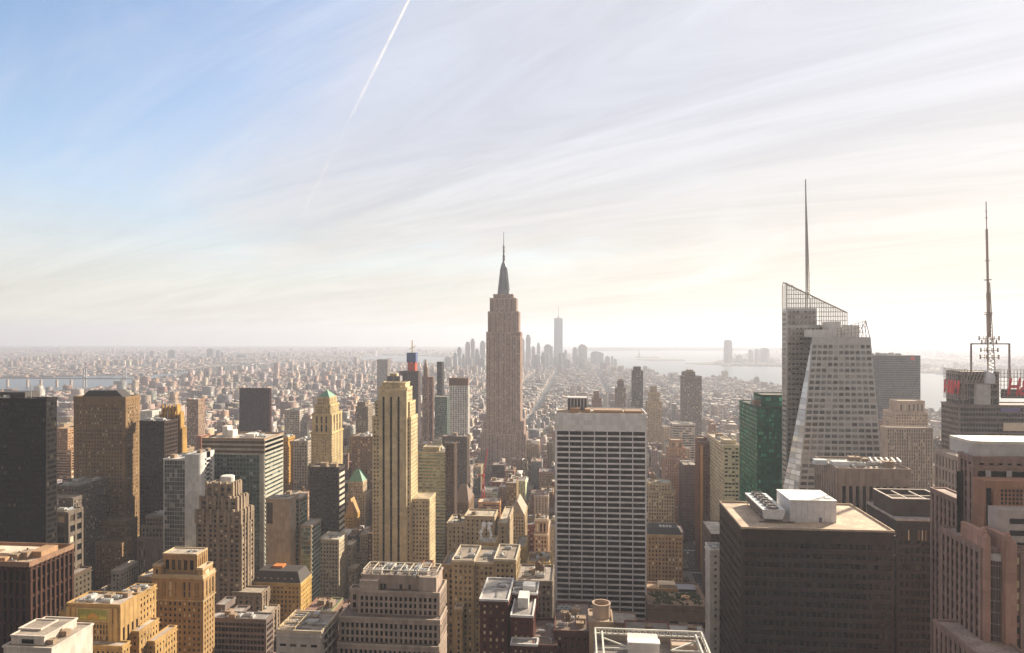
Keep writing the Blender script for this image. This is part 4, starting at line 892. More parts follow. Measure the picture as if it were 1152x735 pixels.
lattice(xl, yl2, xl, YC+10, z(450), z(416), 8, 7); lattice(xl, YC+10, xl+6, YC+10, z(450), z(416), 3, 7)
fr = b.mb('sign_frame', plain((.30, .24, .22), .5)); lattice(xr, YC+9, xr+38, YC+9, z(446), z(416), 16, 7); lattice(xr, YC+9, xr, YC+24, z(446), z(416), 6, 7)
scr = b.mb('display_screen', plain((.16, .12, .30), .3)); xa = Xat(1124, YC+9.6); scr.box(xa+1, xa+15, YC+9.2, YC+9.6, z(463), z(459), True)
bd = b.mb('sign_board', plain((.70, .58, .44), .5)); bd.box(xa+3, xa+36, YC+9.1, YC+9.6, z(484.5), z(475.5), True); bd2 = b.mb('sign_backing', plain((.10, .07, .075), .5)); bd2.box(xr+.5, xr+38, YC+9.6, YC+9.9, z(448), z(438), True)
# gantry and antenna
ga = b.mb('antenna_gantry', plain((.30, .26, .24), .5, .3)); yg = YC+22; zg = lambda p: Zat(1113, p, yg)
for px in (1092.5, 1135.5): ga.beam((Xat(px, yg), yg, T1['z1']-20), (Xat(px, yg), yg, zg(387)), .55)
ga.beam((Xat(1092, yg), yg, zg(387)), (Xat(1136, yg), yg, zg(387)), .55)
an = b.mb('antenna', plain((.40, .30, .25), .5, .2)); xb_, xt_ = Xat(1113.4, yg), Xat(1109.3, yg); zt_ = zg(227)
def apt(p): a = (zg(p)-zg(416))/(zt_-zg(416)); return Vector((xb_+(xt_-xb_)*a, yg, zg(p)))
for (dx, dy) in ((-2.6, -2.6), (2.6, -2.6), (0, 2.8)): an.beam(apt(420)+Vector((dx, dy, 0)), apt(380)+Vector((dx*.7, dy*.7, 0)), .38); an.beam(apt(380)+Vector((dx*.7, dy*.7, 0)), apt(318)+Vector((dx*.35, dy*.35, 0)), .32)
for k in range(24):
    p = 416-4*k; r_ = 2.4-1.5*k/24; c0, c1 = apt(p), apt(p-4); an.beam(c0-Vector((r_, r_, 0)), c1+Vector((r_, -r_, 0)), .16); an.beam(c0+Vector((r_, -r_, 0)), c1+Vector((0, r_, 0)), .16)
an.beam(apt(380), apt(353), 1.15); an.beam(apt(353), apt(330), .9); an.beam(apt(330), apt(258), .62); an.beam(apt(258), apt(227), .26)
for p, r_ in ((402, 6.5), (394, 6.0), (385, 5.2), (381, 7.0), (354, 3.0), (352, 3.0), (334, 1.6), (330, 1.6), (315, 2.8), (293, 1.7), (272, .8), (264, .9), (245, .8), (238, .7)):
    q = apt(p); an.lathe(q.x, q.y, [(r_, q.z-.25), (r_, q.z+.25)], 10); an.lathe(q.x, q.y, [(r_*.3, q.z-.3), (r_, q.z-.3)], 10, cap=False)
    if r_ > 4:
        for k in range(8):
            a = k*math.pi/4; an.beam((q.x+r_*math.cos(a), q.y+r_*math.sin(a), q.z-1.6), (q.x+r_*math.cos(a), q.y+r_*math.sin(a), q.z+2.0), .22)
b.done()
def letters(body, loc, rot, size, m, name, parent, shear=0.25, ext=.35, sx=.72):
    cu = bpy.data.curves.new(name, 'FONT'); cu.body = body; cu.size = size; cu.extrude = ext; cu.shear = shear; cu.align_x = 'CENTER'; cu.space_character = .92; cu.offset = size*.012
    ob = bpy.data.objects.new(name, cu); COL.objects.link(ob); me = bpy.data.meshes.new_from_object(ob); bpy.data.objects.remove(ob); me.materials.clear(); me.materials.append(m); ob = bpy.data.objects.new(name, me); COL.objects.link(ob); ob.parent = parent; ob.location = Vector(loc)-Vector(b.o); ob.rotation_euler = rot; ob.scale = (sx, 1, 1)
    return ob
RED = plain((.66, .022, .035), .4, name='red_sign')
letters('H&M', (xl-.3, (yl2+YC+10)/2, z(444)), (math.pi/2, 0, -math.pi/2), 15.5, RED, 'sign_letters', b.made['sign_frame'])
letters('H&M', (xr+17, YC+8.75, z(444)), (math.pi/2, 0, 0), 18.5, RED, 'sign_letters', b.made['sign_frame'])

# ------------------------------------------------ big dark block with the pale roof
b = B('office_tower', 'big dark brown block with a pale flat roof carrying a row of roof fans', 'big dark brown block', (.050, .027, .020), 760, gl='black', roof=(.56, .43, .32), cap=(.46, .35, .26), rough=.55,
      style=st(S_CURT, bay=2.9, fh=4.7, ww=.66, wh=.56, pd=.25, sd=.45, top=5.2, em=.7))
T = b.tier(835, 1005.5, 597, 350, sx=810, par=.9); X0, X1, Y0, Y1, zt = T['X0'], T['X1'], T['Y0'], T['Y1'], T['z1']
tb = b.mb('top_louver', plain((.022, .016, .015), .5))
for k in range(34): x = X0+2+(X1-X0-4)*(k+.5)/34; tb.box(x-.62, x+.62, 349.7, 350, zt-4.6, zt-1.6, True)
ph = b.mb('penthouse', plain((.66, .66, .70), .55)); ph.box(Xat(889, 365), Xat(941, 365), 365, 389, zt, zt+10.8); pt_ = b.mb('penthouse_roof', plain((.80, .78, .75), .6))
pt_.box(Xat(889, 365)-.3, Xat(941, 365)+.3, 364.7, 389.3, zt+10.8, zt+11.2, True); pt_.box(Xat(926, 372), Xat(933, 372), 368, 371, zt+11.2, zt+11.7)
dr = b.mb('door', plain((.16, .16, .22))); xd = Xat(923, 365); dr.box(xd-.7, xd+.7, 364.85, 365, zt+.1, zt+2.5)
lv = b.mb('panel_seam', plain((.42, .42, .46)))
for k in range(1, 8): x = Xat(889, 365)+(Xat(941, 365)-Xat(889, 365))*k/8; lv.box(x-.05, x+.05, 364.93, 365, zt, zt+10.7)
ct = b.mb('cooling_tower', plain((.70, .70, .70), .5)); xa, xb = Xat(858, 363), Xat(884, 363)
ct.add([(xa+1, 363, zt+1.6), (xb-1.4, 363, zt+1.6), (xb-1.4, 401, zt+1.6), (xa+1, 401, zt+1.6), (xa, 363, zt+6.4), (xb, 363, zt+6.4), (xb, 401, zt+6.4), (xa, 401, zt+6.4)],
       ((4, 5, 6, 7), (0, 1, 5, 4), (1, 2, 6, 5), (2, 3, 7, 6), (3, 0, 4, 7), (3, 2, 1, 0)))
sl = b.mb('cooling_louver', plain((.10, .09, .10), .6))
for k in range(10): y = 365+k*3.6; sl.add([(xa+.75, y, zt+2.0), (xa+.05, y, zt+5.6), (xa+.05, y+2.9, zt+5.6), (xa+.75, y+2.9, zt+2.0)], ((0, 1, 2, 3), ))
lg = b.mb('support_frame', plain((.12, .10, .09)))
for y in (364, 372, 381, 391, 400):
    for x in (xa+1.4, xb-1.8): lg.box(x-.2, x+.2, y-.2, y+.2, zt, zt+1.6)
lg.box(xa-2, xb+2, 361.5, 362.2, zt+.4, zt+.9, True); lg.beam((xa+1, 362, zt+.6), (xb+4, 362, zt+.6), .3)
for k in range(6):
    f_ = b.mb('fan', plain((.16, .14, .14), .6)); yy = 366.5+k*6.2; f_.lathe((xa+xb)/2, yy, [(3.0, zt+6.4), (3.0, zt+7.6), (2.6, zt+7.6), (2.5, zt+6.9)], 18)
    for j in range(6):
        a = j*math.pi/3; c0 = Vector(((xa+xb)/2, yy, zt+7.1)); d_ = Vector((math.cos(a), math.sin(a), 0)); e_ = Vector((-math.sin(a), math.cos(a), .25))*.45
        f_.add([c0+d_*.4-e_*.4, c0+d_*2.4-e_, c0+d_*2.4+e_, c0+d_*.4+e_*.4], ((0, 1, 2, 3),))
b.clutter(dict(X0=X0+6, X1=X1-8, Y0=392, Y1=Y1-2, z1=zt), 3, 233, sc=.5, kinds=('roof_duct', 'antenna_mast')); b.done()

b = B('office_tower', 'dark brown block with an open sunken penthouse on a lavender grey roof', 'dark sunken-penthouse block', (.055, .033, .025), 760, gl='black', roof=(.46, .42, .46), cap=(.50, .42, .36), rough=.6,
      style=st(S_CURT, bay=2.7, fh=4.4, ww=.62, wh=.62, pd=.35, sd=.3, top=4.5))
T = b.tier(1009, 1068, 586, 380, sx=976, par=.8); zt = T['z1']
b.face((T['X0']+4, 379.6), (T['X1'], 379.6), zt-10.5, zt-4.2, st(S_PUNCH, nb=12, nf=1, ww=.34, wh=.9, pd=.2, sd=.2, glass='lit', top=.3))  # top-row panes, the sun's reflection put into their pale colours
xa, xb = Xat(1004, 388), Xat(1066, 388); pw = b.mb('penthouse', wall((.075, .052, .044)))
zz = Zat(1035, 562, 388)
for (u0, u1, w0, w1) in ((xa, xb, 388, 389), (xa, xb, 411, 412), (xa, xa+1, 389, 411), (xb-1, xb, 389, 411)): pw.box(u0, u1, w0, w1, zt, zz)
pf = b.mb('penthouse_floor', roofmat((.28, .22, .18))); pf.box(xa+1, xb-1, 389, 411, zt, zz-3)
bm_ = b.mb('roof_beam', plain((.45, .38, .32)))
for k in (0.33, .66): x = xa+(xb-xa)*k; bm_.box(x-.4, x+.4, 389, 411, zz-.9, zz-.3, True)
bm_.box(xa+1, xb-1, 399, 399.8, zz-.9, zz-.35, True); cp = b.mb('coping', plain((.58, .48, .42)))
for (u0, u1, w0, w1) in ((xa-.2, xb+.2, 387.8, 388.6), (xa-.2, xb+.2, 411.4, 412.2), (xa-.2, xa+.6, 388.6, 411.4), (xb-.6, xb+.2, 388.6, 411.4)): cp.box(u0, u1, w0, w1, zz, zz+.35, True)
b.done()

# ------------------------------------------------ pink granite tower at the right edge
PINK = (.31, .205, .175)
sP = st(S_VERT, bay=3.3, fh=4.0, ww=.52, wh=.60, pd=.38, sd=.2, sp=(.15, .085, .07), em=1.0, top=1)
b = B('skyscraper', 'pink granite ribbed tower with curved grey penthouse and terracotta wing at the right edge', 'pink granite tower', PINK, 760, gl='black', roof=(.40, .30, .26), style=sP)
T = b.tier(1096, 1260, 517, 288, sx=1079, par=.8, side=sP)
b.tier(1096, 1260, 528, 284, d=3.9, z0=0, par=.6, stl=st(sP, nf=None)); b.tier(1090, 1101, 560, 296, d=6, z0=0); b.wtier(Xat(1079, 311)-6, Xat(1079, 311), 300, 322, 0, Zat(1075, 563, 300), par=.6)
ph = b.mb('penthouse', plain((.60, .56, .55), .5)); r = 4; xa = Xat(1094, 292); zt = T['z1']; zp = Zat(1110, 500, 292)
pts = [(xa+70, 292), (xa+70, 309), (xa, 309)]+[(xa+r-r*math.cos(a*math.pi/16), 292+r-r*math.sin(a*math.pi/16)) for a in range(9)]
ph.prism(pts[::-1], zt, zp); pb = b.mb('penthouse_band', plain((.76, .70, .64), .5)); pb.prism([(x-.3 if x < xa+9 else x, y-.3) for x, y in pts[::-1]], zp, zp+1.2)
ar = b.mb('clerestory', glass('black')); ar.box(Xat(1100, 283.8), Xat(1260, 283.8), 283.4, 283.7, Zat(1110, 541, 284), Zat(1110, 530, 284), True)
ap = b.mb('clerestory_post', plain((.42, .38, .38)))
for k in range(8): x = Xat(1112, 283)+k*7.5; ap.box(x-.9, x+.9, 282.9, 283.4, Zat(1110, 542, 284), Zat(1110, 529, 284), True)
TC = (.40, .21, .14)
tw = b.mb('terracotta_wing', wall(TC)); xa = Xat(1107, 276); zt2 = Zat(1120, 541, 276); tw.box(xa, xa+60, 276, 283.5, 0, zt2)
xg = Xat(1117, 275.5)
tw.box(xg, xg+50, 275, 276, 0, Zat(1120, 553, 275)); tg = b.mb('terracotta_grille', glass('brown'))
for k in range(6):
    for j in range(5): x = Xat(1126, 275)+k*1.35; z0_ = Zat(1126, 572, 275)+j*1.5; tg.box(x, x+.75, 274.9, 275, z0_, z0_+1.0, True)
tn = b.mb('terracotta_slot', glass('black')); xn = Xat(1109.5, 276); tn.box(xn, xn+1.7, 275.85, 276, 60, Zat(1110, 549, 276), True); tn.box(xn-6.5, xn-4.2, 283.2, 283.8, 60, Zat(1100, 530, 284), True)
bw = b.mb('bay_wing', plain((.50, .42, .40), .6)); xb_ = Xat(1124, 268); zb2 = Zat(1130, 574, 268); r = 2.5
pts = [(xb_+r-r*math.cos(a*math.pi/16), 268+r-r*math.sin(a*math.pi/16)) for a in range(9)]+[(xb_+50, 268), (xb_+50, 275), (xb_, 275)]
bw.prism(pts, 0, zb2); bg_ = b.mb('bay_window', glass('dark'))
for j in range(12): zq = zb2-3.0-j*4.3; bg_.box(xb_+3.6, xb_+12.5, 267.85, 268, zq-1.9, zq, True); bg_.box(xb_+13.4, xb_+30, 267.85, 268, zq-1.9, zq, True)
# round glass turret and ribs in front
tu = b.mb('glass_turret', plain((.10, .075, .07), .25)); xt = Xat(1122, 262); zt3 = Zat(1122, 624, 262); tu.lathe(xt, 264, [(3.2, 0), (3.2, zt3)], 20)
tc_ = b.mb('turret_cap', plain((.66, .60, .58), .5)); tc_.lathe(xt, 264, [(3.45, zt3-2), (3.45, zt3+.4)], 20)
tm = b.mb('turret_mullion', plain((.26, .2, .19), .5))
for k in range(14):
    a = math.pi+math.pi*k/13; tm.box(xt+3.25*math.cos(a)-.07, xt+3.25*math.cos(a)+.07, 264+3.25*math.sin(a)-.07, 264+3.25*math.sin(a)+.07, 40, zt3-2)
for j in range(22): tm.lathe(xt, 264, [(3.24, zt3-4-j*4.1), (3.24, zt3-3.6-j*4.1)], 20, cap=False)
rp = b.mb('rib_pier', wall((.44, .255, .20)))
for px, top, y in ((1108, 598, 262), (1111.5, 606, 260), (1135, 604, 258), (1141, 612, 258)):
    x = Xat(px, y); rp.box(x-.9, x+.9, y, y+14, 0, Zat(px, top, y)); rp.frustum(x-.9, x+.9, y, y+2, Zat(px, top, y), x-.4, x+.4, y+.4, y+1.6, Zat(px, top, y)+1.2)
b.wtier(Xat(1137, 259), Xat(1137, 259)+40, 260, 268, 0, Zat(1140, 622, 260), par=.6, stl=st(S_VERT, bay=3.6, fh=4.1, ww=.5, wh=.6, pd=.8, glass='lit', sp=(.34, .2, .15)), side=None)
b.wtier(Xat(1104.5, 262), Xat(1104.5, 262)+14, 262, 290, 0, Zat(1104, 618, 262), par=.6, side=sP)
# low wing running along the depth
xw = Xat(1117, 240); b.wtier(xw, xw+16, 240, Yat(1051, xw) if Yat(1051, xw) > 245 else 292, 0, Zat(1117, 752, 240), par=.8, side=st(sP, ww=.4))
b.clutter(T, 4, 241, sc=.7); b.done()

# ------------------------------------------------ foreground roof with steel trusses, tank tower
b = B('low_block', 'foreground roof ringed with pale steel trusses around a white plant box', 'truss-roofed block', (.30, .25, .22), 760, roof=(.20, .17, .16), cap=(.55, .50, .46), style=S_PUNCH)
T = b.tier(668, 790, 714, 300, d=.5, par=0, stl=None, side=None, roof=False); X0, X1 = T['X0'], T['X1']; zt = Zat(729, 712, 300)-4
b.w.box(X0, X1, 232, 299.9, 0, zt); b.rfs.append(MB()); b.rfs[-1].quad((X0, 232, zt+.05), (X1, 232, zt+.05), (X1, 299.8, zt+.05), (X0, 299.8, zt+.05))
fr = b.mb('roof_truss', plain((.62, .60, .54), .5)); z1 = zt+5.5
def truss(p, q, n, h=2.2):
    p, q = Vector(p), Vector(q); u = Vector((0, 0, h)); fr.beam(p, q, .28); fr.beam(p+u, q+u, .32)
    for k in range(n): fr.beam(p.lerp(q, k/n), p.lerp(q, (k+.5)/n)+u, .14); fr.beam(p.lerp(q, (k+.5)/n)+u, p.lerp(q, (k+1)/n), .14)
for (p, q, n) in (((X0+.6, 299, zt+3.3), (X1-.6, 299, zt+3.3), 18), ((X0+.6, 234, zt+3.3), (X0+.6, 299, zt+3.3), 22), ((X1-.6, 234, zt+3.3), (X1-.6, 299, zt+3.3), 22), ((X0+3.4, 234, zt+3.3), (X0+3.4, 296, zt+3.3), 22), ((X1-3.4, 234, zt+3.3), (X1-3.4, 296, zt+3.3), 22)): truss(p, q, n)
for (a, c_) in (((X0+4, 293), (X0+15, 284)), ((X0+4, 284), (X0+15, 284)), ((X1-4, 293), (X1-15, 284)), ((X1-4, 284), (X1-15, 284))): fr.beam((*a, zt+4), (*c_, zt+4), .25)
for k in range(8):
    for x in (X0+.6, X1-.6): y = 236+k*9; fr.box(x-.2, x+.2, y-.2, y+.2, zt, zt+3.3)
pb = b.mb('plant_box', plain((.62, .56, .54), .6)); pb.box(Xat(706, 290), Xat(740, 290), 284, 294, zt, zt+6.2); pl_ = b.mb('plant_cap', plain((.85, .80, .76), .6)); pl_.box(Xat(706, 290)-.3, Xat(740, 290)+.3, 283.7, 288, zt+6.2, zt+6.7, True)
pu = b.mb('cooling_unit', plain((.70, .68, .68), .5)); xq = Xat(742, 280)
for k in range(3): pu.box(xq+k*4.2, xq+k*4.2+3.4, 270, 280, zt, zt+3.5); pu.lathe(xq+k*4.2+1.7, 275, [(1.3, zt+3.5), (1.3, zt+4.2)], 14)
rw = b.mb('roof_shed', wall((.50, .38, .30))); rw.box(Xat(755, 294), Xat(786, 294), 291, 297, zt, zt+3)
b.clutter(dict(X0=X0+6, X1=X1-6, Y0=238, Y1=280, z1=zt), 8, 251, sc=.8); b.done()
b = B('water_tower_block', 'round open-topped tan tank on a narrow block before the white slab', 'round tank block', (.42, .31, .22), 760, cat='building', roof=(.46, .36, .27), style=None)
T = b.tier(663, 689, 701, 322, d=14, par=.8); m = b.mb('round_tank', wall((.44, .33, .255))); cx = Xat(676.5, 329); zt = T['z1']; za = Zat(676.5, 679, 329)
m.lathe(cx, 329, [(4.1, zt), (4.1, za), (4.35, za), (4.35, za+.5), (3.6, za+.5), (3.6, za-2)], 28, cap=False); m2 = b.mb('tank_floor', plain((.40, .28, .19))); m2.lathe(cx, 329, [(3.6, za-2.2), (3.58, za-2.1)], 28)
b.clutter(T, 3, 255, sc=.4); b.done()
b = B('low_block', 'dark red low roofs crowded with vents below the white slab', 'dark red low block', (.11, .05, .04), 760, roof=(.20, .14, .12), style=st(S_PUNCH, bay=3, ww=.36), gl='dark')
T = b.tier(624, 664, 712, 330, d=36); b.clutter(T, 6, 257, tank=1, sc=.6); T = b.tier(600, 626, 728, 322, d=30, z0=0); b.clutter(T, 4, 258, sc=.5); b.done()

# ------------------------------------------------ hazy middle distance singles
def simple(name, label, short, px0, px1, py, Y, d, c, vb, gl='dark', style=None, crown=None, group=None, roof=(.3, .25, .22)):
    b = B(name, label, short, c, vb, gl=gl, style=style or st(S_PUNCH, bay=3.4, fh=3.8), group=group, roof=roof)
    T = b.tier(px0, px1, py, Y, d=d, par=1)
    if crown:
        for (a, c_, y_) in crown: b.tier(a, c_, y_, b.tiers[-1]['Y0']+3, d=max(6, d*.6), stl=st(S_PUNCH, bay=3))
    b.clutter(b.tiers[-1], 3, int(px0)); b.done()
simple('apartment_tower', 'grey brown slab tower with sloped top alone in haze right of the white slab', 'grey brown sloped slab', 767.5, 789.5, 424, 1480, 26, (.20, .155, .13), 482, crown=((768, 782, 419),))
simple('apartment_tower', 'dark slim tower with a rounded top just behind the white slab', 'dark round-topped tower', 711.5, 723.5, 418, 1500, 24, (.10, .085, .085), 464, crown=((713, 721, 413.5),))
simple('apartment_tower', 'stepped grey stone tower left of the dark round-topped tower', 'grey stepped hazy tower', 692.5, 704, 437, 1600, 26, (.22, .165, .14), 464, crown=((695, 702, 429),))
simple('apartment_tower', 'small brown tower with a pointed cap above the white slab', 'small brown pointed tower', 666, 677, 448, 1450, 22, (.27, .17, .12), 466, crown=((668, 674, 441),))
simple('apartment_tower', 'gold tinted stepped tower right of the dark round-topped tower', 'gold tinted stepped tower', 728, 745, 452, 1500, 30, (.50, .37, .22), 500, crown=((730, 742, 442), (732, 739, 436)))
simple('apartment_block', 'white banded block beyond the terracotta stepped block', 'white banded block', 757, 782, 478, 1150, 34, (.58, .52, .47), 505, style=st(S_STRIP, bay=5, fh=3.8))
simple('apartment_tower', 'paired grey blocks beyond the tan striped tower, left one', 'paired grey block', 400, 414, 458, 1150, 30, (.30, .24, .19), 492, crown=((402, 411, 453),))
simple('apartment_block', 'brown slab block between the green-roofed tower and striped tan tower', 'brown mid slab', 396, 420, 492, 930, 40, (.22, .135, .09), 545)
simple('office_block', 'grey white gridded block right of the dark maroon tower', 'grey white gridded block', 320, 337, 462, 1120, 34, (.52, .46, .42), 497, style=st(S_PUNCH, bay=2.6, ww=.6))
simple('apartment_block', 'pale grey block below the grey white gridded block', 'pale grey block', 330, 346, 497, 880, 36, (.44, .38, .33), 535)
simple('apartment_tower', 'golden slim slab right of the broad striped green block', 'golden slim slab', 318.5, 324, 493, 900, 22, (.52, .30, .08), 560)
simple('apartment_tower', 'second golden slim slab, the one nearer the green pyramid tower', 'second golden slab', 327, 332, 500, 890, 20, (.50, .28, .08), 560)
simple('low_block', 'domed grey classical block with columns right of the brown hip-roofed tower', 'grey columned block', 155, 184, 606, 575, 26, (.27, .22, .19), 640, style=st(S_VERT, bay=2.2, fh=8), crown=((159, 184, 593), (164, 183, 582)))
simple('apartment_tower', 'brown tower right of the tallest skyscraper base', 'brown mid tower', 592, 606, 500, 1150, 24, (.40, .29, .20), 520)
simple('apartment_tower', 'grey tower alone in the far haze left of the red construction core', 'grey lone hazy tower', 424, 436, 405, 2600, 40, (.22, .19, .18), 425)
# ================================================================== ground, water, roads
def struct(name, me, m, kind='structure'):
    ob = link(name, me, m); ob['kind'] = kind; return ob
g = MB(); g.quad((-17000, -3000, 0), (17000, -3000, 0), (17000, 16500, 0), (-17000, 16500, 0))
def groundmat():
    m, t, p = newmat('ground'); tcn = nd(t, 'ShaderNodeTexCoord')
    a = nd(t, 'ShaderNodeTexNoise', i_Scale=0.004, i_Detail=8.0, i_Roughness=0.7); t.links.new(tcn.outputs['Object'], a.inputs[0])
    b = nd(t, 'ShaderNodeTexVoronoi', i_Scale=0.03); t.links.new(tcn.outputs['Object'], b.inputs[0])
    c = ramp(t, a.outputs[0], [(.3, (.050, .047, .045)), (.7, (.085, .075, .065))]); t.links.new(mixc(t, .35, c, b.outputs['Distance'], 'SOFT_LIGHT'), p.inputs['Base Color'])
    p.inputs['Roughness'].default_value = .9; return m
struct('ground', g.mesh('ground'), groundmat())
def watermat():
    m, t, p = newmat('water'); tcn = nd(t, 'ShaderNodeTexCoord')
    a = nd(t, 'ShaderNodeTexNoise', i_Scale=0.02, i_Detail=4.0); t.links.new(tcn.outputs['Object'], a.inputs[0])
    bp = nd(t, 'ShaderNodeBump', i_Strength=0.12, i_Distance=1.0); t.links.new(a.outputs[0], bp.inputs['Height']); t.links.new(bp.outputs[0], p.inputs['Normal'])
    p.inputs['Base Color'].default_value = (.035, .05, .055, 1); p.inputs['Roughness'].default_value = .30; p.inputs['IOR'].default_value = 1.33; return m
WATM = watermat(); WPOLY = []
def water(name, pix, z=.8):
    b = MB(); pts = [gpt(px, py, z) for px, py in pix]; WPOLY.append(pts)
    b.add([(x, y, z) for x, y in pts], (tuple(range(len(pts))),)); me = b.mesh(name)
    if me.polygons[0].normal.z < 0: me.flip_normals()
    struct(name, me, WATM)
water('harbour_water', [(640, 397), (668, 404), (694, 416), (726, 419), (749, 426), (767, 429), (804, 427), (853, 432), (900, 438), (960, 448), (1030, 462), (1100, 480), (1230, 500), (1230, 428), (1100, 424), (985, 417), (930, 414), (870, 413), (812, 412), (800, 409), (830, 400), (880, 392.5), (600, 391.5), (560, 394)])
water('river_water', [(-60, 449), (0, 447), (60, 443), (110, 440), (146, 435), (150, 427), (140, 422), (110, 423), (60, 424.5), (0, 425), (-60, 425)])
water('river_water', [(395, 404), (440, 407), (480, 409), (512, 409), (520, 404), (480, 401), (430, 400)])
water('river_water', [(150, 430), (230, 418), (235, 416.5), (150, 424)])
def islet(name, pix, z=1.6):
    b = MB(); pts = [gpt(px, py, 0) for px, py in pix]
    n = len(pts); b.prism(pts, 0, z+3); me = b.mesh(name); struct(name, me, wall((.10, .085, .06)))
islet('island', [(715, 405), (735, 406.5), (772, 406.5), (768, 404.5), (730, 403.8)]); islet('island', [(770, 409.5), (800, 411), (826, 410.5), (800, 408)]); islet('island', [(714, 402.6), (742, 402.8), (740, 401.8), (716, 401.8)])
islet('hills', [(650, 395.3), (760, 394.6), (900, 395.4), (905, 394), (860, 393.2), (650, 393.6)], 50)

AVX = [-2330, -2090, -1860, -1620, -1370, -1130, -930, -720, -570, -430, -290, -146, 134, 410, 690, 970, 1250, 1530, 1810, 2090]
ST0, DST = 630.0, 80.5
rd = MB(); mk = MB()
for ax in AVX:
    rd.quad((ax-13, 100, .004), (ax+13, 100, .004), (ax+13, 5000, .004), (ax-13, 5000, .004))
asph, ta, pa = newmat('asphalt'); pa.inputs['Base Color'].default_value = (.052, .050, .050, 1); pa.inputs['Roughness'].default_value = .85
struct('road', rd.mesh('road'), asph)
for ax in (-290, -146, 134, 410):
    for o in (-6.5, 0, 6.5):
        y = 350
        while y < 2200: mk.quad((ax+o-.12, y, .008), (ax+o+.12, y, .008), (ax+o+.12, y+3, .008), (ax+o-.12, y+3, .008)); y += 9
    for k in range(-3, 16):
        y = ST0+k*DST-11
        for j in range(12): x = ax-12+j*2.1; mk.quad((x, y, .008), (x+1.1, y, .008), (x+1.1, y+3, .008), (x, y+3, .008))
struct('road_markings', mk.mesh('road_markings'), plain((.75, .75, .72), .7))

# ================================================================== blocks of the city
RECTS = []
for h in BL:
    for T in h.tiers: RECTS.append((T['X0']-2, T['X1']+2, T['Y0']-2, T['Y1']+2))
RA = np.array(RECTS)
def inwater(x, y):
    for P in WPOLY:
        c = False; n = len(P); j = n-1
        for i in range(n):
            if (P[i][1] > y) != (P[j][1] > y) and x < (P[j][0]-P[i][0])*(y-P[i][1])/(P[j][1]-P[i][1])+P[i][0]: c = not c
            j = i
        if c: return True
    return False
# screen columns behind which a hero must stay visible: (px0, px1, visible bottom, Y)
HV = []
for h in BL:
    for T in h.tiers:
        q = [proj(x, y, T['z1']) for x in (T['X0'], T['X1']) for y in (T['Y0'], T['Y1'])]; q = [a for a in q if a]
        if q: HV.append((min(a[0] for a in q), max(a[0] for a in q), h.vb, T['Y0'], min(a[1] for a in q)))
PAL = [((.40, .30, .20), 'tan', 5), ((.30, .20, .14), 'brown', 5), ((.24, .105, .07), 'brick red', 4), ((.50, .42, .33), 'cream', 4), ((.60, .57, .53), 'white', 3), ((.27, .25, .24), 'grey', 4), ((.12, .085, .07), 'dark brown', 3), ((.44, .27, .15), 'orange tan', 2), ((.15, .15, .16), 'slate', 1)]
PW = [c for c in PAL for _ in range(c[2])]
R = random.Random(11)
lots = []
def jit(c, s=.12): return tuple(max(.01, v*(1+R.uniform(-s, s))) for v in c)
def limit(x0, x1, y0, y1, h):
    q = [proj(x, y0, 0) for x in (x0, x1)]+[proj(x, y1, 0) for x in (x0, x1)]; q = [a for a in q if a]
    if not q: return 0
    a, b = min(p[0] for p in q), max(p[0] for p in q); dep = min(p[2] for p in q)
    hm = h
    for (p0, p1, vb, Y, yt) in HV:
        if Y > y0+3 and a < p1-.5 and b > p0+.5:
            hm = min(hm, CAMZ-(vb-HZ)/F*dep)
    return hm
def addlot(x0, x1, y0, y1, h, mind=0):
    cx, cyy = (x0+x1)/2, (y0+y1)/2; q = proj(cx, cyy, 0)
    if q is None or q[0] < -60 or q[0] > 1212: return
    if cyy < 2200 and np.any((RA[:, 0] < x1) & (RA[:, 1] > x0) & (RA[:, 2] < y1) & (RA[:, 3] > y0)): return
    if inwater(cx, cyy) or inwater(x0, y0) or inwater(x1, y1): return
    if 84 < q[0] < 174 and cyy < 560: return
    h = limit(x0, x1, y0, y1, h)
    if 498 < q[0] < 625 and cyy < 1400: h = min(h, 24+52*R.random()**1.3)
    if h < 8: return
    c, nm, _ = R.choice(PW)
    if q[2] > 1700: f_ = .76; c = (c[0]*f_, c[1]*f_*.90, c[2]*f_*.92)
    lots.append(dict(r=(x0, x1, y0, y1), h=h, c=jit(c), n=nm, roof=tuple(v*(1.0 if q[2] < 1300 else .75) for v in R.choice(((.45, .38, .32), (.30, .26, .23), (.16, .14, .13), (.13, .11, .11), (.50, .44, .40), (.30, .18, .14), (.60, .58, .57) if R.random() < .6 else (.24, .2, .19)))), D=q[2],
                      sb=R.random() < .35 and h > 24, bk=R.random() < .75, tk=R.random() < .40 and h > 18))
def bpark(x, y): return -140 < x < 120 and 640 < y < 745
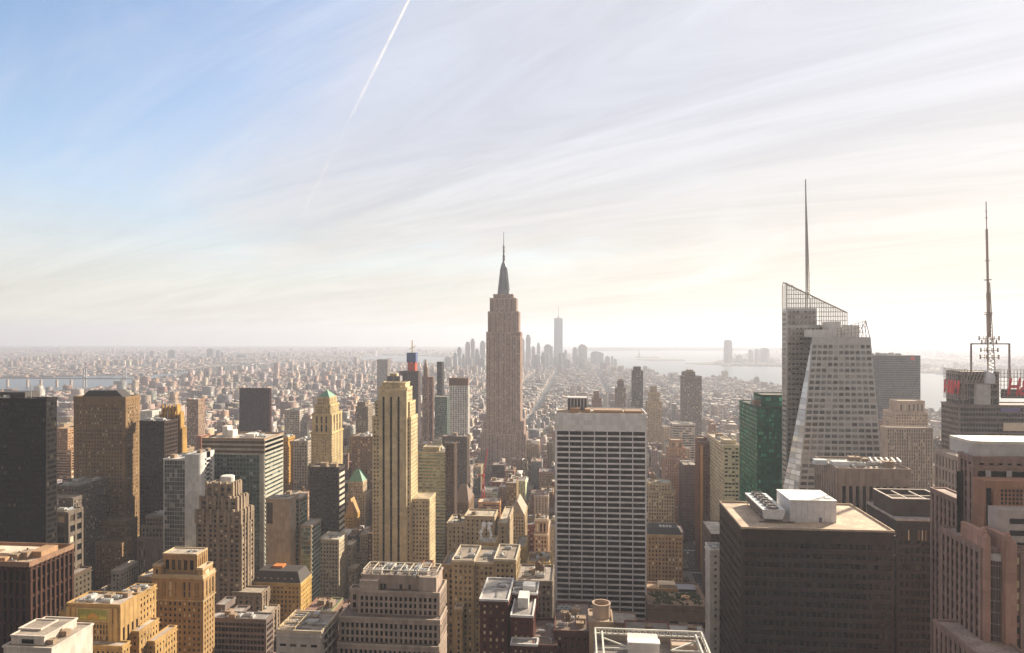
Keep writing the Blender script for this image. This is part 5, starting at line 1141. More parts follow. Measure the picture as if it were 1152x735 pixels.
for i in range(len(AVX)-1):
    xa, xb = AVX[i]+15, AVX[i+1]-15
    for k in range(-3, 78):
        ya = ST0+k*DST+9; yb = ya+DST-18
        if ya > 5600: break
        for (r0, r1) in ((ya, ya+30), (ya+31.5, yb)):
            x = xa
            while x < xb-8:
                w = R.choice((8, 12, 15, 18, 22, 28, 34, 45)) if ya < 700 else R.choice((8, 9, 11, 14, 17, 22, 28)) if ya < 1250 else R.choice((8, 10, 13, 16, 20, 26, 36)) if ya < 2700 else R.choice((12, 15, 19, 25, 34))
                w = min(w, xb-x); Y = r0
                u = R.random()
                if Y < 1250: h = 26+70*u**1.6+(30 if abs(x) < 500 and R.random() < .15 else 0)
                elif Y < 2300: h = 15+28*u**2.4+(R.random() < .05 and w > 14)*R.uniform(15, 50)
                elif Y < 3900: h = 11+12*u**2.2+(R.random() < .03 and w > 22)*R.uniform(12, 40)
                else: h = 12+18*u**2.2+(R.random() < .04 and w > 22)*R.uniform(12, 50)
                if x < -700 and Y > 1100 and R.random() < .035 and w > 14: h += R.uniform(15, 45)
                d1 = r1-(R.choice((0, 0, 3, 7)) if r0 == ya else 0)
                # corner lots by the avenues are taller
                if (x == xa or x+w > xb-12) and Y < 2300: h *= 1.15
                if not bpark(x+w/2, (r0+r1)/2): addlot(x+.3, x+w-.3, r0, d1, h)
                x += w
# the boroughs and the far shore: neighbourhoods of row houses, sheds, estates and parks, coarser with distance
def hood(x, y):
    g_ = random.Random(int(x//420)*7919+int(y//420)*104729); return g_.random(), g_.choice(PW)
def suburb(x, y, s_):
    u, pc = hood(x, y); v = R.random()
    if u < .10:                                          # park with bare trees
        n0 = len(lots); addlot(x, x+s_*R.uniform(.3, .6), y, y+s_*R.uniform(.3, .6), R.uniform(8, 13))
        if len(lots) > n0: lots[-1].update(c=jit((.055, .047, .036)), roof=jit((.06, .05, .038)), n='dark brown', sb=False, bk=False, tk=False)
        return
    if u < .24:                                          # sheds and depots
        if v < .55: addlot(x, x+s_*R.uniform(.9, 1.5), y, y+s_*R.uniform(.7, 1.1), R.uniform(7, 14))
        return
    if u < .36:                                          # housing estate towers
        if v < .30: addlot(x, x+R.uniform(20, 34), y, y+R.uniform(16, 28), R.choice((26, 38, 42, 52)))
        elif v < .5: addlot(x, x+s_*.5, y, y+s_*.4, 10)
        return
    if (int(x//s_) % 6) == 0 or (int(y//s_) % 4) == 0: return    # streets
    if v < .93: addlot(x, x+s_*R.uniform(.75, 1.0), y, y+s_*R.uniform(.55, .95), 8+7*R.random()**2+(R.random() < .012)*R.uniform(8, 34))
for (Ya, Yb, cell) in ((5600, 8200, 48), (8200, 12500, 78), (12500, 13200, 150)):
    y = Ya
    while y < Yb:
        x, xr_ = y*math.tan(math.radians(-43.5)), y*math.tan(math.radians(33))
        while x < xr_: suburb(x, y, cell); x += cell
        y += cell
y = 1500
while y < 5600:                                          # far left beyond the grid
    x = -y*1.02-60
    while x < -2340: suburb(x, y, 30 if y < 3500 else 38); x += 30 if y < 3500 else 38
    y += 30 if y < 3500 else 38
y = 2200
while y < 5600:                                          # right shore of the island
    x = 2110
    while x < y*.66: suburb(x, y, 38); x += 38
    y += 38

# pavements of the nearer blocks
pv = MB()
for i in range(5, len(AVX)-5):
    for k in range(-3, 22):
        ya = ST0+k*DST+6; pv.box(AVX[i]+10, AVX[i+1]-10, ya, ya+DST-12, 0, .13)
struct('pavement', pv.mesh('pavement'), plain((.26, .24, .22), .9))

# ------------------------------------------------ which lots does the picture show largest?
bvv, bvf, own = [], [], []
def bvbox(x0, x1, y0, y1, z1, o):
    n = len(bvv); bvv.extend(((x0, y0, 0), (x1, y0, 0), (x1, y1, 0), (x0, y1, 0), (x0, y0, z1), (x1, y0, z1), (x1, y1, z1), (x0, y1, z1)))
    for f in ((4, 5, 6, 7), (0, 1, 5, 4), (1, 2, 6, 5), (2, 3, 7, 6), (3, 0, 4, 7)): bvf.append(tuple(i+n for i in f)); own.append(o)
for i, h in enumerate(BL):
    for T in h.tiers: bvbox(T['X0'], T['X1'], T['Y0'], T['Y1'], T['z1'], -1-i)
for i, l in enumerate(lots): bvbox(*l['r'], l['h'], i)
tree = BVHTree.FromPolygons(bvv, bvf)
cnt = np.zeros(len(lots)); o_ = Vector((0, 0, CAMZ)); sx_ = np.zeros(len(lots)); sy_ = np.zeros(len(lots))
HB = {}
for py in np.arange(384, 735, 2.5):
    for px in np.arange(1, 1152, 2.5):
        dx, dy = ray(px); d = Vector((dx, dy, -(py-HZ)/F)).normalized(); hit = tree.ray_cast(o_, d)
        if hit[2] is None: continue
        k = own[hit[2]]
        if k >= 0: cnt[k] += 1; sx_[k] += px; sy_[k] += py
        else: HB.setdefault(-1-k, []).append((px, py))
NIND = 185
order = np.argsort(-cnt); chosen = [int(i) for i in order[:NIND] if cnt[i] > 3]; cset = set(chosen)
LM = [(h.short, sum(p[0] for p in HB[i])/len(HB[i]), sum(p[1] for p in HB[i])/len(HB[i])) for i, h in enumerate(BL) if i in HB and len(HB[i]) > 25]

# mass material: the building's own tint and a grid of windows on its walls
def massmat():
    m, t, p = newmat('city_wall'); at = nd(t, 'ShaderNodeAttribute', attribute_name='tint'); ge = nd(t, 'ShaderNodeNewGeometry')
    s = nd(t, 'ShaderNodeSeparateXYZ'); t.links.new(ge.outputs['Position'], s.inputs[0]); n = nd(t, 'ShaderNodeSeparateXYZ'); t.links.new(ge.outputs['True Normal'], n.inputs[0])
    ax = mth(t, 'GREATER_THAN', mth(t, 'ABSOLUTE', n.outputs[0]), .5)
    u = mth(t, 'ADD', mth(t, 'MULTIPLY', s.outputs[1], ax), mth(t, 'MULTIPLY', s.outputs[0], mth(t, 'SUBTRACT', 1.0, ax)))
    us, vs = mth(t, 'DIVIDE', u, 3.1), mth(t, 'DIVIDE', s.outputs[2], 3.5); fu, fv = mth(t, 'FRACT', us), mth(t, 'FRACT', vs)
    win = mth(t, 'MULTIPLY', mth(t, 'MULTIPLY', mth(t, 'GREATER_THAN', fu, .52), mth(t, 'GREATER_THAN', fv, .46)), mth(t, 'LESS_THAN', mth(t, 'ABSOLUTE', n.outputs[2]), .4))
    wn = nd(t, 'ShaderNodeTexWhiteNoise', noise_dimensions='3D'); cb = nd(t, 'ShaderNodeCombineXYZ'); t.links.new(mth(t, 'FLOOR', us), cb.inputs[0]); t.links.new(mth(t, 'FLOOR', vs), cb.inputs[1]); t.links.new(ax, cb.inputs[2]); t.links.new(cb.outputs[0], wn.inputs[0])
    wc = ramp(t, wn.outputs['Value'], [(0, (.02, .02, .022)), (.7, (.09, .07, .055)), (.9, (.34, .28, .2))], 'CONSTANT')
    nz = nd(t, 'ShaderNodeTexNoise', i_Scale=.05, i_Detail=4.0); t.links.new(ge.outputs['Position'], nz.inputs[0]); f = ramp(t, nz.outputs[0], [(.3, .78), (.7, 1.12)])
    t.links.new(mixc(t, win, mixc(t, 1.0, at.outputs['Color'], f, 'MULTIPLY'), wc), p.inputs['Base Color']); t.links.new(ramp(t, win, [(0, .85), (1, .25)]), p.inputs['Roughness']); return m
MASS = massmat()
def bulk_shapes(l, rnd):
    # boxes: (x0,x1,y0,y1,z0,z1,colour,roofcolour)
    x0, x1, y0, y1 = l['r']; h = l['h']; out = []; w, d = x1-x0, y1-y0; c, rc = l['c'], l['roof']
    if l['sb'] and w > 11 and d > 11:
        hb = h*rnd.uniform(.55, .8); out.append((x0, x1, y0, y1, 0, hb, c, rc)); i, j = w*rnd.uniform(.08, .2), d*rnd.uniform(.05, .2)
        a = (x0+i, x1-i*rnd.uniform(.3, 1), y0+j, y1-.5); out.append((*a, hb, h, c, rc))
    else: a = (x0, x1, y0, y1); out.append((*a, 0, h, c, rc))
    W_, D_2 = a[1]-a[0], a[3]-a[2]
    if l['bk'] and W_ > 7: bx = a[0]+W_*rnd.uniform(.1, .6); by = a[2]+D_2*rnd.uniform(.25, .6); out.append((bx, bx+min(W_*.3, 7), by, by+min(D_2*.3, 6), h, h+rnd.uniform(2.8, 5.5), tuple(v*.9 for v in c), rc))
    if rnd.random() < .5 and W_ > 9: bx = a[0]+W_*rnd.uniform(.1, .7); by = a[2]+D_2*rnd.uniform(.1, .6); out.append((bx, bx+3.2, by, by+2.2, h, h+1.8, (.5, .5, .5), (.6, .6, .6)))
    return out, a
def massmesh(name, boxes, o=(0, 0, 0), tanks=()):
    n = len(boxes); V = np.zeros((n, 8, 3)); A = np.array([b[:6] for b in boxes], dtype=float)
    for i, (a, c_, e) in enumerate(((0, 2, 4), (1, 2, 4), (1, 3, 4), (0, 3, 4), (0, 2, 5), (1, 2, 5), (1, 3, 5), (0, 3, 5))): V[:, i, 0] = A[:, a]-o[0]; V[:, i, 1] = A[:, c_]-o[1]; V[:, i, 2] = A[:, e]-o[2]
    Fq = np.array(((4, 5, 6, 7), (0, 1, 5, 4), (1, 2, 6, 5), (2, 3, 7, 6), (3, 0, 4, 7))); Fi = (np.arange(n)[:, None, None]*8+Fq[None]).reshape(-1, 4)
    me = bpy.data.meshes.new(name); me.vertices.add(n*8); me.vertices.foreach_set('co', V.ravel()); me.loops.add(Fi.size); me.loops.foreach_set('vertex_index', Fi.ravel().astype(np.int32))
    me.polygons.add(len(Fi)); me.polygons.foreach_set('loop_start', np.arange(len(Fi), dtype=np.int32)*4); me.update(calc_edges=True)
    at = me.attributes.new('tint', 'FLOAT_COLOR', 'FACE'); C_ = np.ones((n, 5, 4), dtype=np.float32)
    C_[:, 0, :3] = np.array([b[7] for b in boxes]); C_[:, 1:, :3] = np.array([b[6] for b in boxes])[:, None]; at.data.foreach_set('color', C_.ravel()); me.validate(); return me
rnd = random.Random(3); allb = []
for i, l in enumerate(lots):
    if i in cset: continue
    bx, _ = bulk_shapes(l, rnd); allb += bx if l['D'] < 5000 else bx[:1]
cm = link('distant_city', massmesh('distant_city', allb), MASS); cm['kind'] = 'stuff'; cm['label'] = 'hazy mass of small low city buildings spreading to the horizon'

# ------------------------------------------------ single buildings of the middle distance, labelled by what stands beside them
used = set()
info = []
for i in chosen:
    l = lots[i]; info.append((i, l, sx_[i]/cnt[i], sy_[i]/cnt[i]))
ORD = ['nearest', 'second nearest', 'third nearest', 'fourth nearest', 'fifth nearest', 'sixth nearest', 'seventh nearest', 'eighth nearest']
def reldir(dx, dy): return ('left of' if dx < 0 else 'right of') if abs(dx) > abs(dy)*1.0 else ('beyond' if dy < 0 else 'below')
def label_for(i, l, x, y, pool, noun):
    best = None
    for (s, lx, ly) in sorted(LM, key=lambda q: (q[1]-x)**2+(q[2]-y)**2)[:9]:
        r = reldir(x-lx, y-ly); d0 = (x-lx)**2+(y-ly)**2
        rk = sum(1 for (j, m_, a, c_) in pool if j != i and m_['n'] == l['n'] and reldir(a-lx, c_-ly) == r and (a-lx)**2+(c_-ly)**2 < d0)
        if rk < len(ORD) and (best is None or rk+d0**.5/60 < best[0]):
            lb = f"{'tall' if l['h'] > 62 else 'mid-height' if l['h'] > 32 else 'low'} {l['n']} {noun}, {ORD[rk]} such {r} the {s}"
            if lb not in used: best = (rk+d0**.5/60, lb)
    lb = best[1] if best else f"{l['n']} {noun} in the crowded middle distance"
    used.add(lb); return lb
for (i, l, x, y) in info:
    lb = label_for(i, l, x, y, info, 'block'); x0, x1, y0, y1 = l['r']; o = ((x0+x1)/2, (y0+y1)/2, 0)
    bx, a = bulk_shapes(l, rnd); c = l['c']; sub = [b_ for b_ in bx if b_[4] == 0 or b_[5] == l['h']]; rest = [b_ for b_ in bx if b_ not in sub]
    root = thing('city_block_building', lb, 'building', o, 'city buildings of the middle distance')
    if l['D'] < 1500:
        mb_, pn, rf, pr = MB(), {}, MB(), MB()
        h = B('x', '', '', c, 760); h.panes = []; sty = st(S_PUNCH, bay=R.choice((2.6, 3.0, 3.6)), fh=R.choice((3.3, 3.6)), ww=R.uniform(.38, .55), wh=R.uniform(.45, .58), pd=R.choice((.2, .35)), top=R.choice((.8, 2.0)))
        if l['n'] in ('slate', 'grey') and R.random() < .6: sty = st(S_STRIP, bay=4, fh=3.6, pd=.1)
        for b_ in sub: h.wtier(b_[0], b_[1], b_[2], b_[3], b_[4], b_[5], par=.9, stl=sty)
        link('wall', h.w.mesh('wall', o), wall(tuple(round(v*20)/20 if v > .1 else round(v, 2) for v in c)), root); wm_ = wall(tuple(round(v*16)/16 if v > .1 else round(v, 2) for v in c))
        for q in h.pars: link('parapet', q.mesh('parapet', o), wm_, root)
        for q in h.rfs: link('roof', q.mesh('roof', o), roofmat(l['roof']), root)
        w_ = MB()
        for q in h.panes: w_.quad(*q[3])
        if w_.f: e = link('window', w_.mesh('window', o), glass(R.choice(('dark', 'dark', 'lit', 'brown'))), root); e['kind'] = 'stuff'
    else:
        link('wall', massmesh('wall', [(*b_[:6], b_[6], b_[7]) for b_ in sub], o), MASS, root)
    for b_ in rest:
        kind = 'air_handler' if b_[5]-b_[4] < 2.2 else 'stair_bulkhead'; unit(kind, root, ((b_[0]+b_[1])/2-o[0], (b_[2]+b_[3])/2-o[1], b_[4]), R.choice((0, math.pi/2)), R.uniform(.7, 1.1))
    if l['tk']: unit('water_tank', root, (R.uniform(a[0]+2.5, a[1]-2.5)-o[0], R.uniform(a[2]+2.5, a[3]-2.5)-o[1], l['h']), 0, R.uniform(.7, 1.0))

# ------------------------------------------------ far skylines
far = []
def fart(name, px0, px1, py, Y, c, n, group, crown=None):
    x0, x1 = Xat(px0, Y), Xat(px1, Y); z = Zat((px0+px1)/2, py, Y); d = max(24, min(60, (x1-x0)*.9)); far.append((name, x0, x1, Y, Y+d, z, c, n, group, (px0+px1)/2, py, crown))
LMG = 'hazy towers of the island tip'; BK = 'far towers across the river'; JC = 'towers on the far harbour shore'
for (a, b_, p, Y) in ((510, 514, 397, 5400), (514.5, 519, 391, 5600), (519.5, 523, 399, 5300), (523.5, 529, 385, 5700), (529.3, 534, 381.5, 5800), (534.5, 539, 393, 5400), (540, 546, 384, 5900), (586, 590, 381, 5900), (591.5, 597, 377, 6000), (598, 602, 390, 5600), (604, 607.5, 386, 6050), (612, 621.5, 388, 5900), (634.5, 638, 394, 5700), (644, 650, 391, 6100), (650.5, 660.5, 388, 6000), (664.5, 679, 396, 6150), (680, 684, 405, 5900), (687.5, 690, 401, 6000), (690.5, 694, 404, 5900), (606, 612, 402, 5200), (639, 644, 408, 5300), (500, 508, 402, 5300), (622, 629, 402, 5300), (652, 658, 404, 5200)):
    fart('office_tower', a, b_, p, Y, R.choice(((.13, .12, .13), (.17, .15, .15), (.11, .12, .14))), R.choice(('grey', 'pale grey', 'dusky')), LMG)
for k in range(30):
    a = R.uniform(498, 560) if k % 5 < 2 else R.uniform(584, 690); w_ = R.uniform(3, 8); fart('office_tower', a, a+w_, R.uniform(396, 411), R.uniform(4700, 5900), R.choice(((.14, .13, .14), (.20, .18, .17), (.12, .13, .15))), R.choice(('grey', 'pale grey', 'dusky')), LMG)
for (a, b_, p, Y) in ((815.5, 824, 384, 6500), (829, 835, 400, 6600), (842.5, 847.5, 394, 6700), (849.5, 854.5, 393, 6800), (856.5, 865.5, 392, 6600), (836.5, 841, 404, 6650), (826, 829, 406, 6600), (866.5, 871, 404, 6700)):
    fart('office_tower', a, b_, p, Y, (.17, .17, .19), 'grey', JC, crown=((a+1, b_-1.5, p-1.6) if a < 816 else None))
for (a, b_, p, Y) in ((157, 160.5, 397, 7400), (164, 166.5, 402, 7500), (168.5, 172.5, 395, 7600), (176, 179, 401, 7300), (180, 184, 403, 7700), (189.5, 196, 394, 7400), (209, 213, 400, 7600), (214, 218, 402, 7500), (223, 227.5, 401, 7600), (232.5, 239, 392.5, 7500), (243, 246.5, 394, 7400), (248, 251, 396.5, 7500), (255, 261, 402, 7300), (266.5, 276.5, 399, 7600), (285, 289, 404, 7500), (301, 304, 397, 7800), (307, 313, 401, 7400), (326, 330, 403, 7500), (345, 348, 405, 7600), (387, 396, 408, 7300)):
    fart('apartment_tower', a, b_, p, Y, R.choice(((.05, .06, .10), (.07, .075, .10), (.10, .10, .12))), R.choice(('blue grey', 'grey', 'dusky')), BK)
for (a, b_, p, Y) in ((64, 72, 418, 4700), (203, 210, 424, 3900), (213, 218, 423, 3900), (221, 227, 424, 4000), (228, 233, 423.5, 3900), (147, 158, 423, 4400), (188, 194, 440, 2900), (160, 166, 424, 4300), (262, 266, 416, 4800), (278, 282, 420, 4600)):
    fart('apartment_tower', a, b_, p, Y, R.choice(((.42, .28, .17), (.30, .16, .12), (.46, .36, .26))), R.choice(('tan', 'brown')), 'estate towers by the river')
pool = [(k, dict(n=f[7]), f[9], f[10]+8) for k, f in enumerate(far)]
LM.append(('tapering spired glass tower', 628, 375))
for k, f in enumerate(far):
    name, x0, x1, y0, y1, z, c, n, grp, px, py, cr = f
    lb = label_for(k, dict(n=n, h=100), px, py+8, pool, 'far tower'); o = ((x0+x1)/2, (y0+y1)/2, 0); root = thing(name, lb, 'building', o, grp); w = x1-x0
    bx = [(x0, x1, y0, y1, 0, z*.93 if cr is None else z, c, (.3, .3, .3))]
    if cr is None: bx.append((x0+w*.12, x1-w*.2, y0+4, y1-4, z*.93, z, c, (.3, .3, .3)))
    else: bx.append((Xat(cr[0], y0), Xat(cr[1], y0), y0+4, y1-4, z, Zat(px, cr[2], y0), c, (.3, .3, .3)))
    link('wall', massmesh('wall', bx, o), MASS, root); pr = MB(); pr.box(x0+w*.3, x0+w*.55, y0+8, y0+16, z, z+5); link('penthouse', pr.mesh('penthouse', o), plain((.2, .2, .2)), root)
# tapering spired tower at the island tip
Y = 5950; z = lambda p: Zat(628, p, Y); cx = Xat(628, Y); hw = (Xat(633, Y)-Xat(623, Y))/2
root = thing('skyscraper', 'tapering blue glass tower with a thin spire, tallest of the hazy island tip', 'building', (cx, Y+hw, 0))
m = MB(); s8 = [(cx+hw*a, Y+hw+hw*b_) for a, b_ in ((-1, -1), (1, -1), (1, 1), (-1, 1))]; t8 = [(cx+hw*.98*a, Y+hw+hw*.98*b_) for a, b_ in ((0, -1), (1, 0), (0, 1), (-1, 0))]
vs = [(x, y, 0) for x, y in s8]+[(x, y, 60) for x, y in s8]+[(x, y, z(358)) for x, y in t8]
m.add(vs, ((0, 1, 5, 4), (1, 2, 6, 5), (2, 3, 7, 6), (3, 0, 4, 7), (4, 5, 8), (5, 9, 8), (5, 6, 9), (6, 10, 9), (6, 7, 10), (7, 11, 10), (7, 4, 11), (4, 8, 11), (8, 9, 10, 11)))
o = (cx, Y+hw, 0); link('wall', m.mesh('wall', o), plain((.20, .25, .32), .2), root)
m = MB(); m.lathe(cx, Y+hw, [(13, z(358)), (13, z(357))], 16); m.lathe(cx, Y+hw, [(4, z(357)), (1.2, z(344))], 8); link('spire', m.mesh('spire', o), plain((.4, .42, .45), .4), root)

# ------------------------------------------------ bridge over the river
root = thing('suspension_bridge', 'long grey suspension bridge crossing the river at the far left', 'bridge', (*gpt(60, 438), 0))
o = tuple(root.location)[:2]+(0,)
Yb = Dat(90, 1)*0+4300
def bp(px, z_, Y=3300): return Vector((Xat(px, Y), Y, z_))
m = MB()
for k in range(-10, 17): m.beam(bp(k*10-20, 45), bp(k*10-10, 45), 3.4)
link('deck', m.mesh('deck', o), plain((.30, .28, .28), .7), root)
for px in (-25, 95.5, 140): 
    m = MB(); q = bp(px, 0)
    for dx in (-7, 7): m.beam(q+Vector((dx, 0, 0)), q+Vector((dx*.8, 0, 96)), 3.0)
    for h in (50, 70, 92): m.beam(q+Vector((-8, 0, h)), q+Vector((8, 0, h)), 2)
    link('bridge_tower', m.mesh('bridge_tower', o), plain((.30, .29, .30), .6), root)
for px in (8.5, 31, 46, 64, 80): m = MB(); m.beam(bp(px, 0), bp(px, 38), 5); link('pier', m.mesh('pier', o), plain((.38, .31, .27), .8), root)
m = MB(); pc = None
for k in range(0, 45): 
    px = 95.5+44.5*k/44; zz = 48+46*(2*k/44-1)**2; c = bp(px, zz)
    if pc is not None: m.beam(pc, c, .8)
    pc = c
pc = None
for k in range(0, 45):
    px = -25+120.5*k/44; zz = 48+46*(2*k/44-1)**2; c = bp(px, zz)
    if pc is not None: m.beam(pc, c, .8)
    pc = c
link('cable', m.mesh('cable', o), plain((.3, .3, .3), .6), root)
# statue on its island
q = gpt(719, 402.3); root = thing('statue', 'tiny statue on a pedestal on the small harbour island', 'statue', (*q, 4)); m = MB(); m.frustum(-12, 12, -12, 12, 0, -8, 8, -8, 8, 46); link('pedestal', m.mesh('pedestal'), plain((.35, .32, .28)), root)
m = MB(); m.lathe(0, 0, [(6, 46), (5, 62), (4, 76), (2, 80), (2.4, 84), (.5, 88)], 10); m.beam((3, 0, 74), (5.5, 0, 93), 1.2); link('figure', m.mesh('figure'), plain((.16, .27, .23)), root)

# ------------------------------------------------ park trees and cars along the avenue
def make_tree(x, y, lb, s, first):
    root = thing('tree', lb, 'tree', (x, y, .1), 'bare trees of the park')
    if first is None:
        r = random.Random(9); m = MB(); m.frustum(-.35, .35, -.35, .35, 0, -.2, .2, -.2, .2, 5); 
        for k in range(9): a = k*.7; m.beam((0, 0, 3.5+k*.25), (2.6*math.cos(a), 2.6*math.sin(a), 7+k*.4), .09)
        tm = m.mesh('trunk'); tm.materials.append(plain((.09, .065, .05), .9)); c = MB()
        for k in range(420):
            d = Vector((r.gauss(0, 1), r.gauss(0, 1), r.gauss(0, .8))).normalized()*r.random()**.45*3.6; p = Vector((d.x, d.y, 8+d.z)); a, e = [Vector((r.uniform(-1, 1), r.uniform(-1, 1), r.uniform(-1, 1)))*.36 for _ in range(2)]; c.add([p, p+a, p+a+e, p+e], ((0, 1, 2, 3),))
        cmh = c.mesh('crown'); cmh.materials.append(plain((.085, .060, .035), .9)); first = (tm, cmh)
    for nm, me in zip(('trunk', 'crown'), first): q_ = link(nm, me, None, root); q_.scale = (s, s, s)
    return first
TR = None; r2 = random.Random(4)
for k in range(26):
    x, y = r2.uniform(20, 116), r2.uniform(648, 738); TR = make_tree(x, y, 'bare brown street tree in the small park beyond the planted roof terrace', r2.uniform(.9, 1.4), TR)
def car_mesh():
    b, g_, t = MB(), MB(), MB(); b.box(-.9, .9, -2.2, 2.2, .35, .85, True); b.frustum(-.85, .85, -1.5, 1.2, .85, -.68, .68, -1.0, .7, 1.42)
    g_.frustum(-.87, .87, -1.45, 1.15, .9, -.72, .72, -1.02, .72, 1.34)
    for x in (-.92, .92):
        for y in (-1.4, 1.4):
            n = 10; t.add([(x-.1, y+.34*math.cos(2*math.pi*k/n), .34+.34*math.sin(2*math.pi*k/n)) for k in range(n)]+[(x+.1, y+.34*math.cos(2*math.pi*k/n), .34+.34*math.sin(2*math.pi*k/n)) for k in range(n)], [tuple(range(n)), tuple(range(2*n-1, n-1, -1))]+[(k, (k+1) % n, n+(k+1) % n, n+k) for k in range(n)])
    return b.mesh('body'), g_.mesh('windows'), t.mesh('wheel')
CB, CG, CT = car_mesh(); CG.materials.append(glass('dark')); CT.materials.append(plain((.03, .03, .03), .8)); CB.materials.append(None)
for k in range(44):
    nm, c = r2.choice((('yellow', (.62, .36, .03)), ('yellow', (.62, .36, .03)), ('black', (.03, .03, .03)), ('white', (.7, .7, .7)), ('silver', (.4, .4, .42))))
    y = r2.uniform(560, 1150); x = 134+r2.choice((-9.5, -3.2, 3.2, 9.5)); root = thing('car', f'small {nm} car on the avenue right of the black mansard block', 'car', (x, y, .01), f'{nm} cars on the avenue')
    q_ = link('body', CB, None, root); q_.material_slots[0].link = 'OBJECT'; q_.material_slots[0].material = plain(c, .3); link('window', CG, None, root); link('wheel', CT, None, root)

# ------------------------------------------------ contrail high above
def skyp(px, py, alt=9000.0):
    dx, dy = ray(px); k = (alt-CAMZ)/((HZ-py)/F); return Vector((dx*k, dy*k, alt))
p0, p1 = skyp(470, -20), skyp(338, 246); ctl = MB(); rr = random.Random(2); n = 48; ring = []; fade = []
ax = (p1-p0).normalized(); side = ax.cross(Vector((0, 0, 1))).normalized(); upv = Vector((0, 0, 1))
for k in range(n+1):
    a = k/n; c = p0.lerp(p1, a); r_ = (32+130*a)*(1+.06*rr.uniform(-1, 1)); c = c+side*rr.uniform(-14, 14)*a
    ring.append([c+(side*math.cos(t*math.pi/4)+upv*math.sin(t*math.pi/4)*.8)*r_ for t in range(8)]); fade += [max(.14, 1-a*2.6) if a < .33 else (.16 if .5 < a < .95 else .05)]*8
vs = [v for q in ring for v in q]; ctl.add(vs, [(i*8+t, i*8+(t+1) % 8, (i+1)*8+(t+1) % 8, (i+1)*8+t) for i in range(n) for t in range(8)])
m, t, p = newmat('contrail'); t.nodes.remove(p); dif = nd(t, 'ShaderNodeBsdfDiffuse'); dif.inputs[0].default_value = (.95, .95, .95, 1); trl = nd(t, 'ShaderNodeBsdfTranslucent'); trl.inputs[0].default_value = (.95, .95, .95, 1); ad = nd(t, 'ShaderNodeMixShader'); ad.inputs[0].default_value = .5
t.links.new(dif.outputs[0], ad.inputs[1]); t.links.new(trl.outputs[0], ad.inputs[2]); tr_ = nd(t, 'ShaderNodeBsdfTransparent'); mx = nd(t, 'ShaderNodeMixShader'); tcn = nd(t, 'ShaderNodeTexCoord')
nz = nd(t, 'ShaderNodeTexNoise', i_Scale=.0016, i_Detail=3.0); t.links.new(tcn.outputs['Object'], nz.inputs[0]); lw = nd(t, 'ShaderNodeLayerWeight', i_Blend=.3)
fac = mth(t, 'MULTIPLY', mth(t, 'MULTIPLY', sstep(t, nz.outputs[0], .1, .75), .62), mth(t, 'SUBTRACT', 1.0, lw.outputs['Facing']))
fa = nd(t, 'ShaderNodeAttribute', attribute_name='fade'); fac = mth(t, 'MULTIPLY', fac, fa.outputs['Fac']); t.links.new(fac, mx.inputs[0]); t.links.new(tr_.outputs[0], mx.inputs[1]); t.links.new(ad.outputs[0], mx.inputs[2]); t.links.new(mx.outputs[0], t.nodes['Material Output'].inputs[0])
cme = ctl.mesh('contrail'); cme.attributes.new('fade', 'FLOAT', 'POINT').data.foreach_set('value', fade); ob = link('contrail', cme, m); ob['label'] = 'thin white contrail slanting across the upper sky'; ob['category'] = 'contrail'

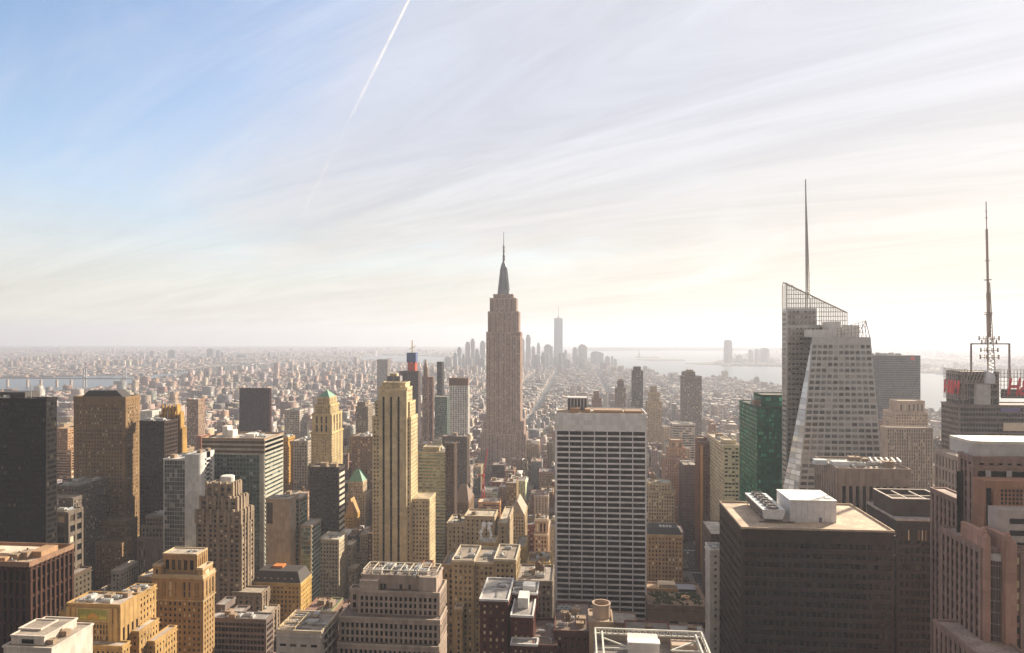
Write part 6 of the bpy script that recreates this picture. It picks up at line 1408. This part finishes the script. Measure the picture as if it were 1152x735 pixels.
# ------------------------------------------------ steam from the roof vents
STM, t, p = newmat('steam'); t.nodes.remove(p); d = nd(t, 'ShaderNodeBsdfDiffuse'); d.inputs[0].default_value = (.95, .94, .93, 1); l_ = nd(t, 'ShaderNodeBsdfTranslucent'); l_.inputs[0].default_value = (.95, .94, .93, 1); a_ = nd(t, 'ShaderNodeMixShader')
t.links.new(d.outputs[0], a_.inputs[1]); t.links.new(l_.outputs[0], a_.inputs[2]); r_ = nd(t, 'ShaderNodeBsdfTransparent'); x_ = nd(t, 'ShaderNodeMixShader'); tcn = nd(t, 'ShaderNodeTexCoord'); n_ = nd(t, 'ShaderNodeTexNoise', i_Scale=.22, i_Detail=3.0); t.links.new(tcn.outputs['Object'], n_.inputs[0])
lw = nd(t, 'ShaderNodeLayerWeight', i_Blend=.3); t.links.new(mth(t, 'MULTIPLY', mth(t, 'MULTIPLY', sstep(t, n_.outputs[0], .0, .7), .95), mth(t, 'SUBTRACT', 1.0, lw.outputs['Facing'])), x_.inputs[0]); t.links.new(r_.outputs[0], x_.inputs[1]); t.links.new(a_.outputs[0], x_.inputs[2]); t.links.new(x_.outputs[0], t.nodes['Material Output'].inputs['Surface'])
rs_ = random.Random(8)
def plume(loc, s, drift, lb):
    b = MB(); vs = []; n = 30; ph = rs_.uniform(0, 6)
    for k in range(n+1):
        a = k/n; r_ = s*(.3+1.25*a**.8)*(1+.22*math.sin(a*17+ph)+.12*rs_.uniform(-1, 1))*(1 if k < n-1 else .4 if k < n else .05); c = (drift*a**1.5*s*4+.4*s*math.sin(a*9+ph), .3*s*math.cos(a*8), a*s*10.0)
        vs += [(c[0]+r_*(1+.15*math.sin(3*q+k))*math.cos(q*math.pi/6), c[1]+r_*math.sin(q*math.pi/6), c[2]) for q in range(12)]
    b.add(vs, [(k*12+q, k*12+(q+1) % 12, (k+1)*12+(q+1) % 12, (k+1)*12+q) for k in range(n) for q in range(12)]+[tuple(range(11, -1, -1)), tuple(n*12+q for q in range(12))])
    me = b.mesh('steam'); me.polygons.foreach_set('use_smooth', [True]*len(me.polygons)); ob = link('steam', me, STM, None, loc); ob['label'] = lb; ob['category'] = 'steam'
plume(STEAM[0], 1.15, .5, 'white steam plume from the left vent of the plant house, leaning right'); plume(STEAM[1], 1.15, -.25, 'white steam puff rising from the right-hand vent of the plant house')

# ------------------------------------------------ haze over the whole city
hz = MB(); hz.box(-17300, 17300, -3200, 16800, -1.0, 452.0, True)
m, t, p = newmat('haze'); t.nodes.remove(p); pv_ = nd(t, 'ShaderNodeVolumePrincipled'); pv_.inputs['Color'].default_value = (*HAZE_ALB, 1); pv_.inputs['Density'].default_value = HAZE_DENSITY; pv_.inputs['Anisotropy'].default_value = HAZE_ANISO
t.links.new(pv_.outputs[0], t.nodes['Material Output'].inputs['Volume']); ho = link('haze', hz.mesh('haze'), m); ho['kind'] = 'stuff'; ho['label'] = 'pale sunlit haze over the whole city'
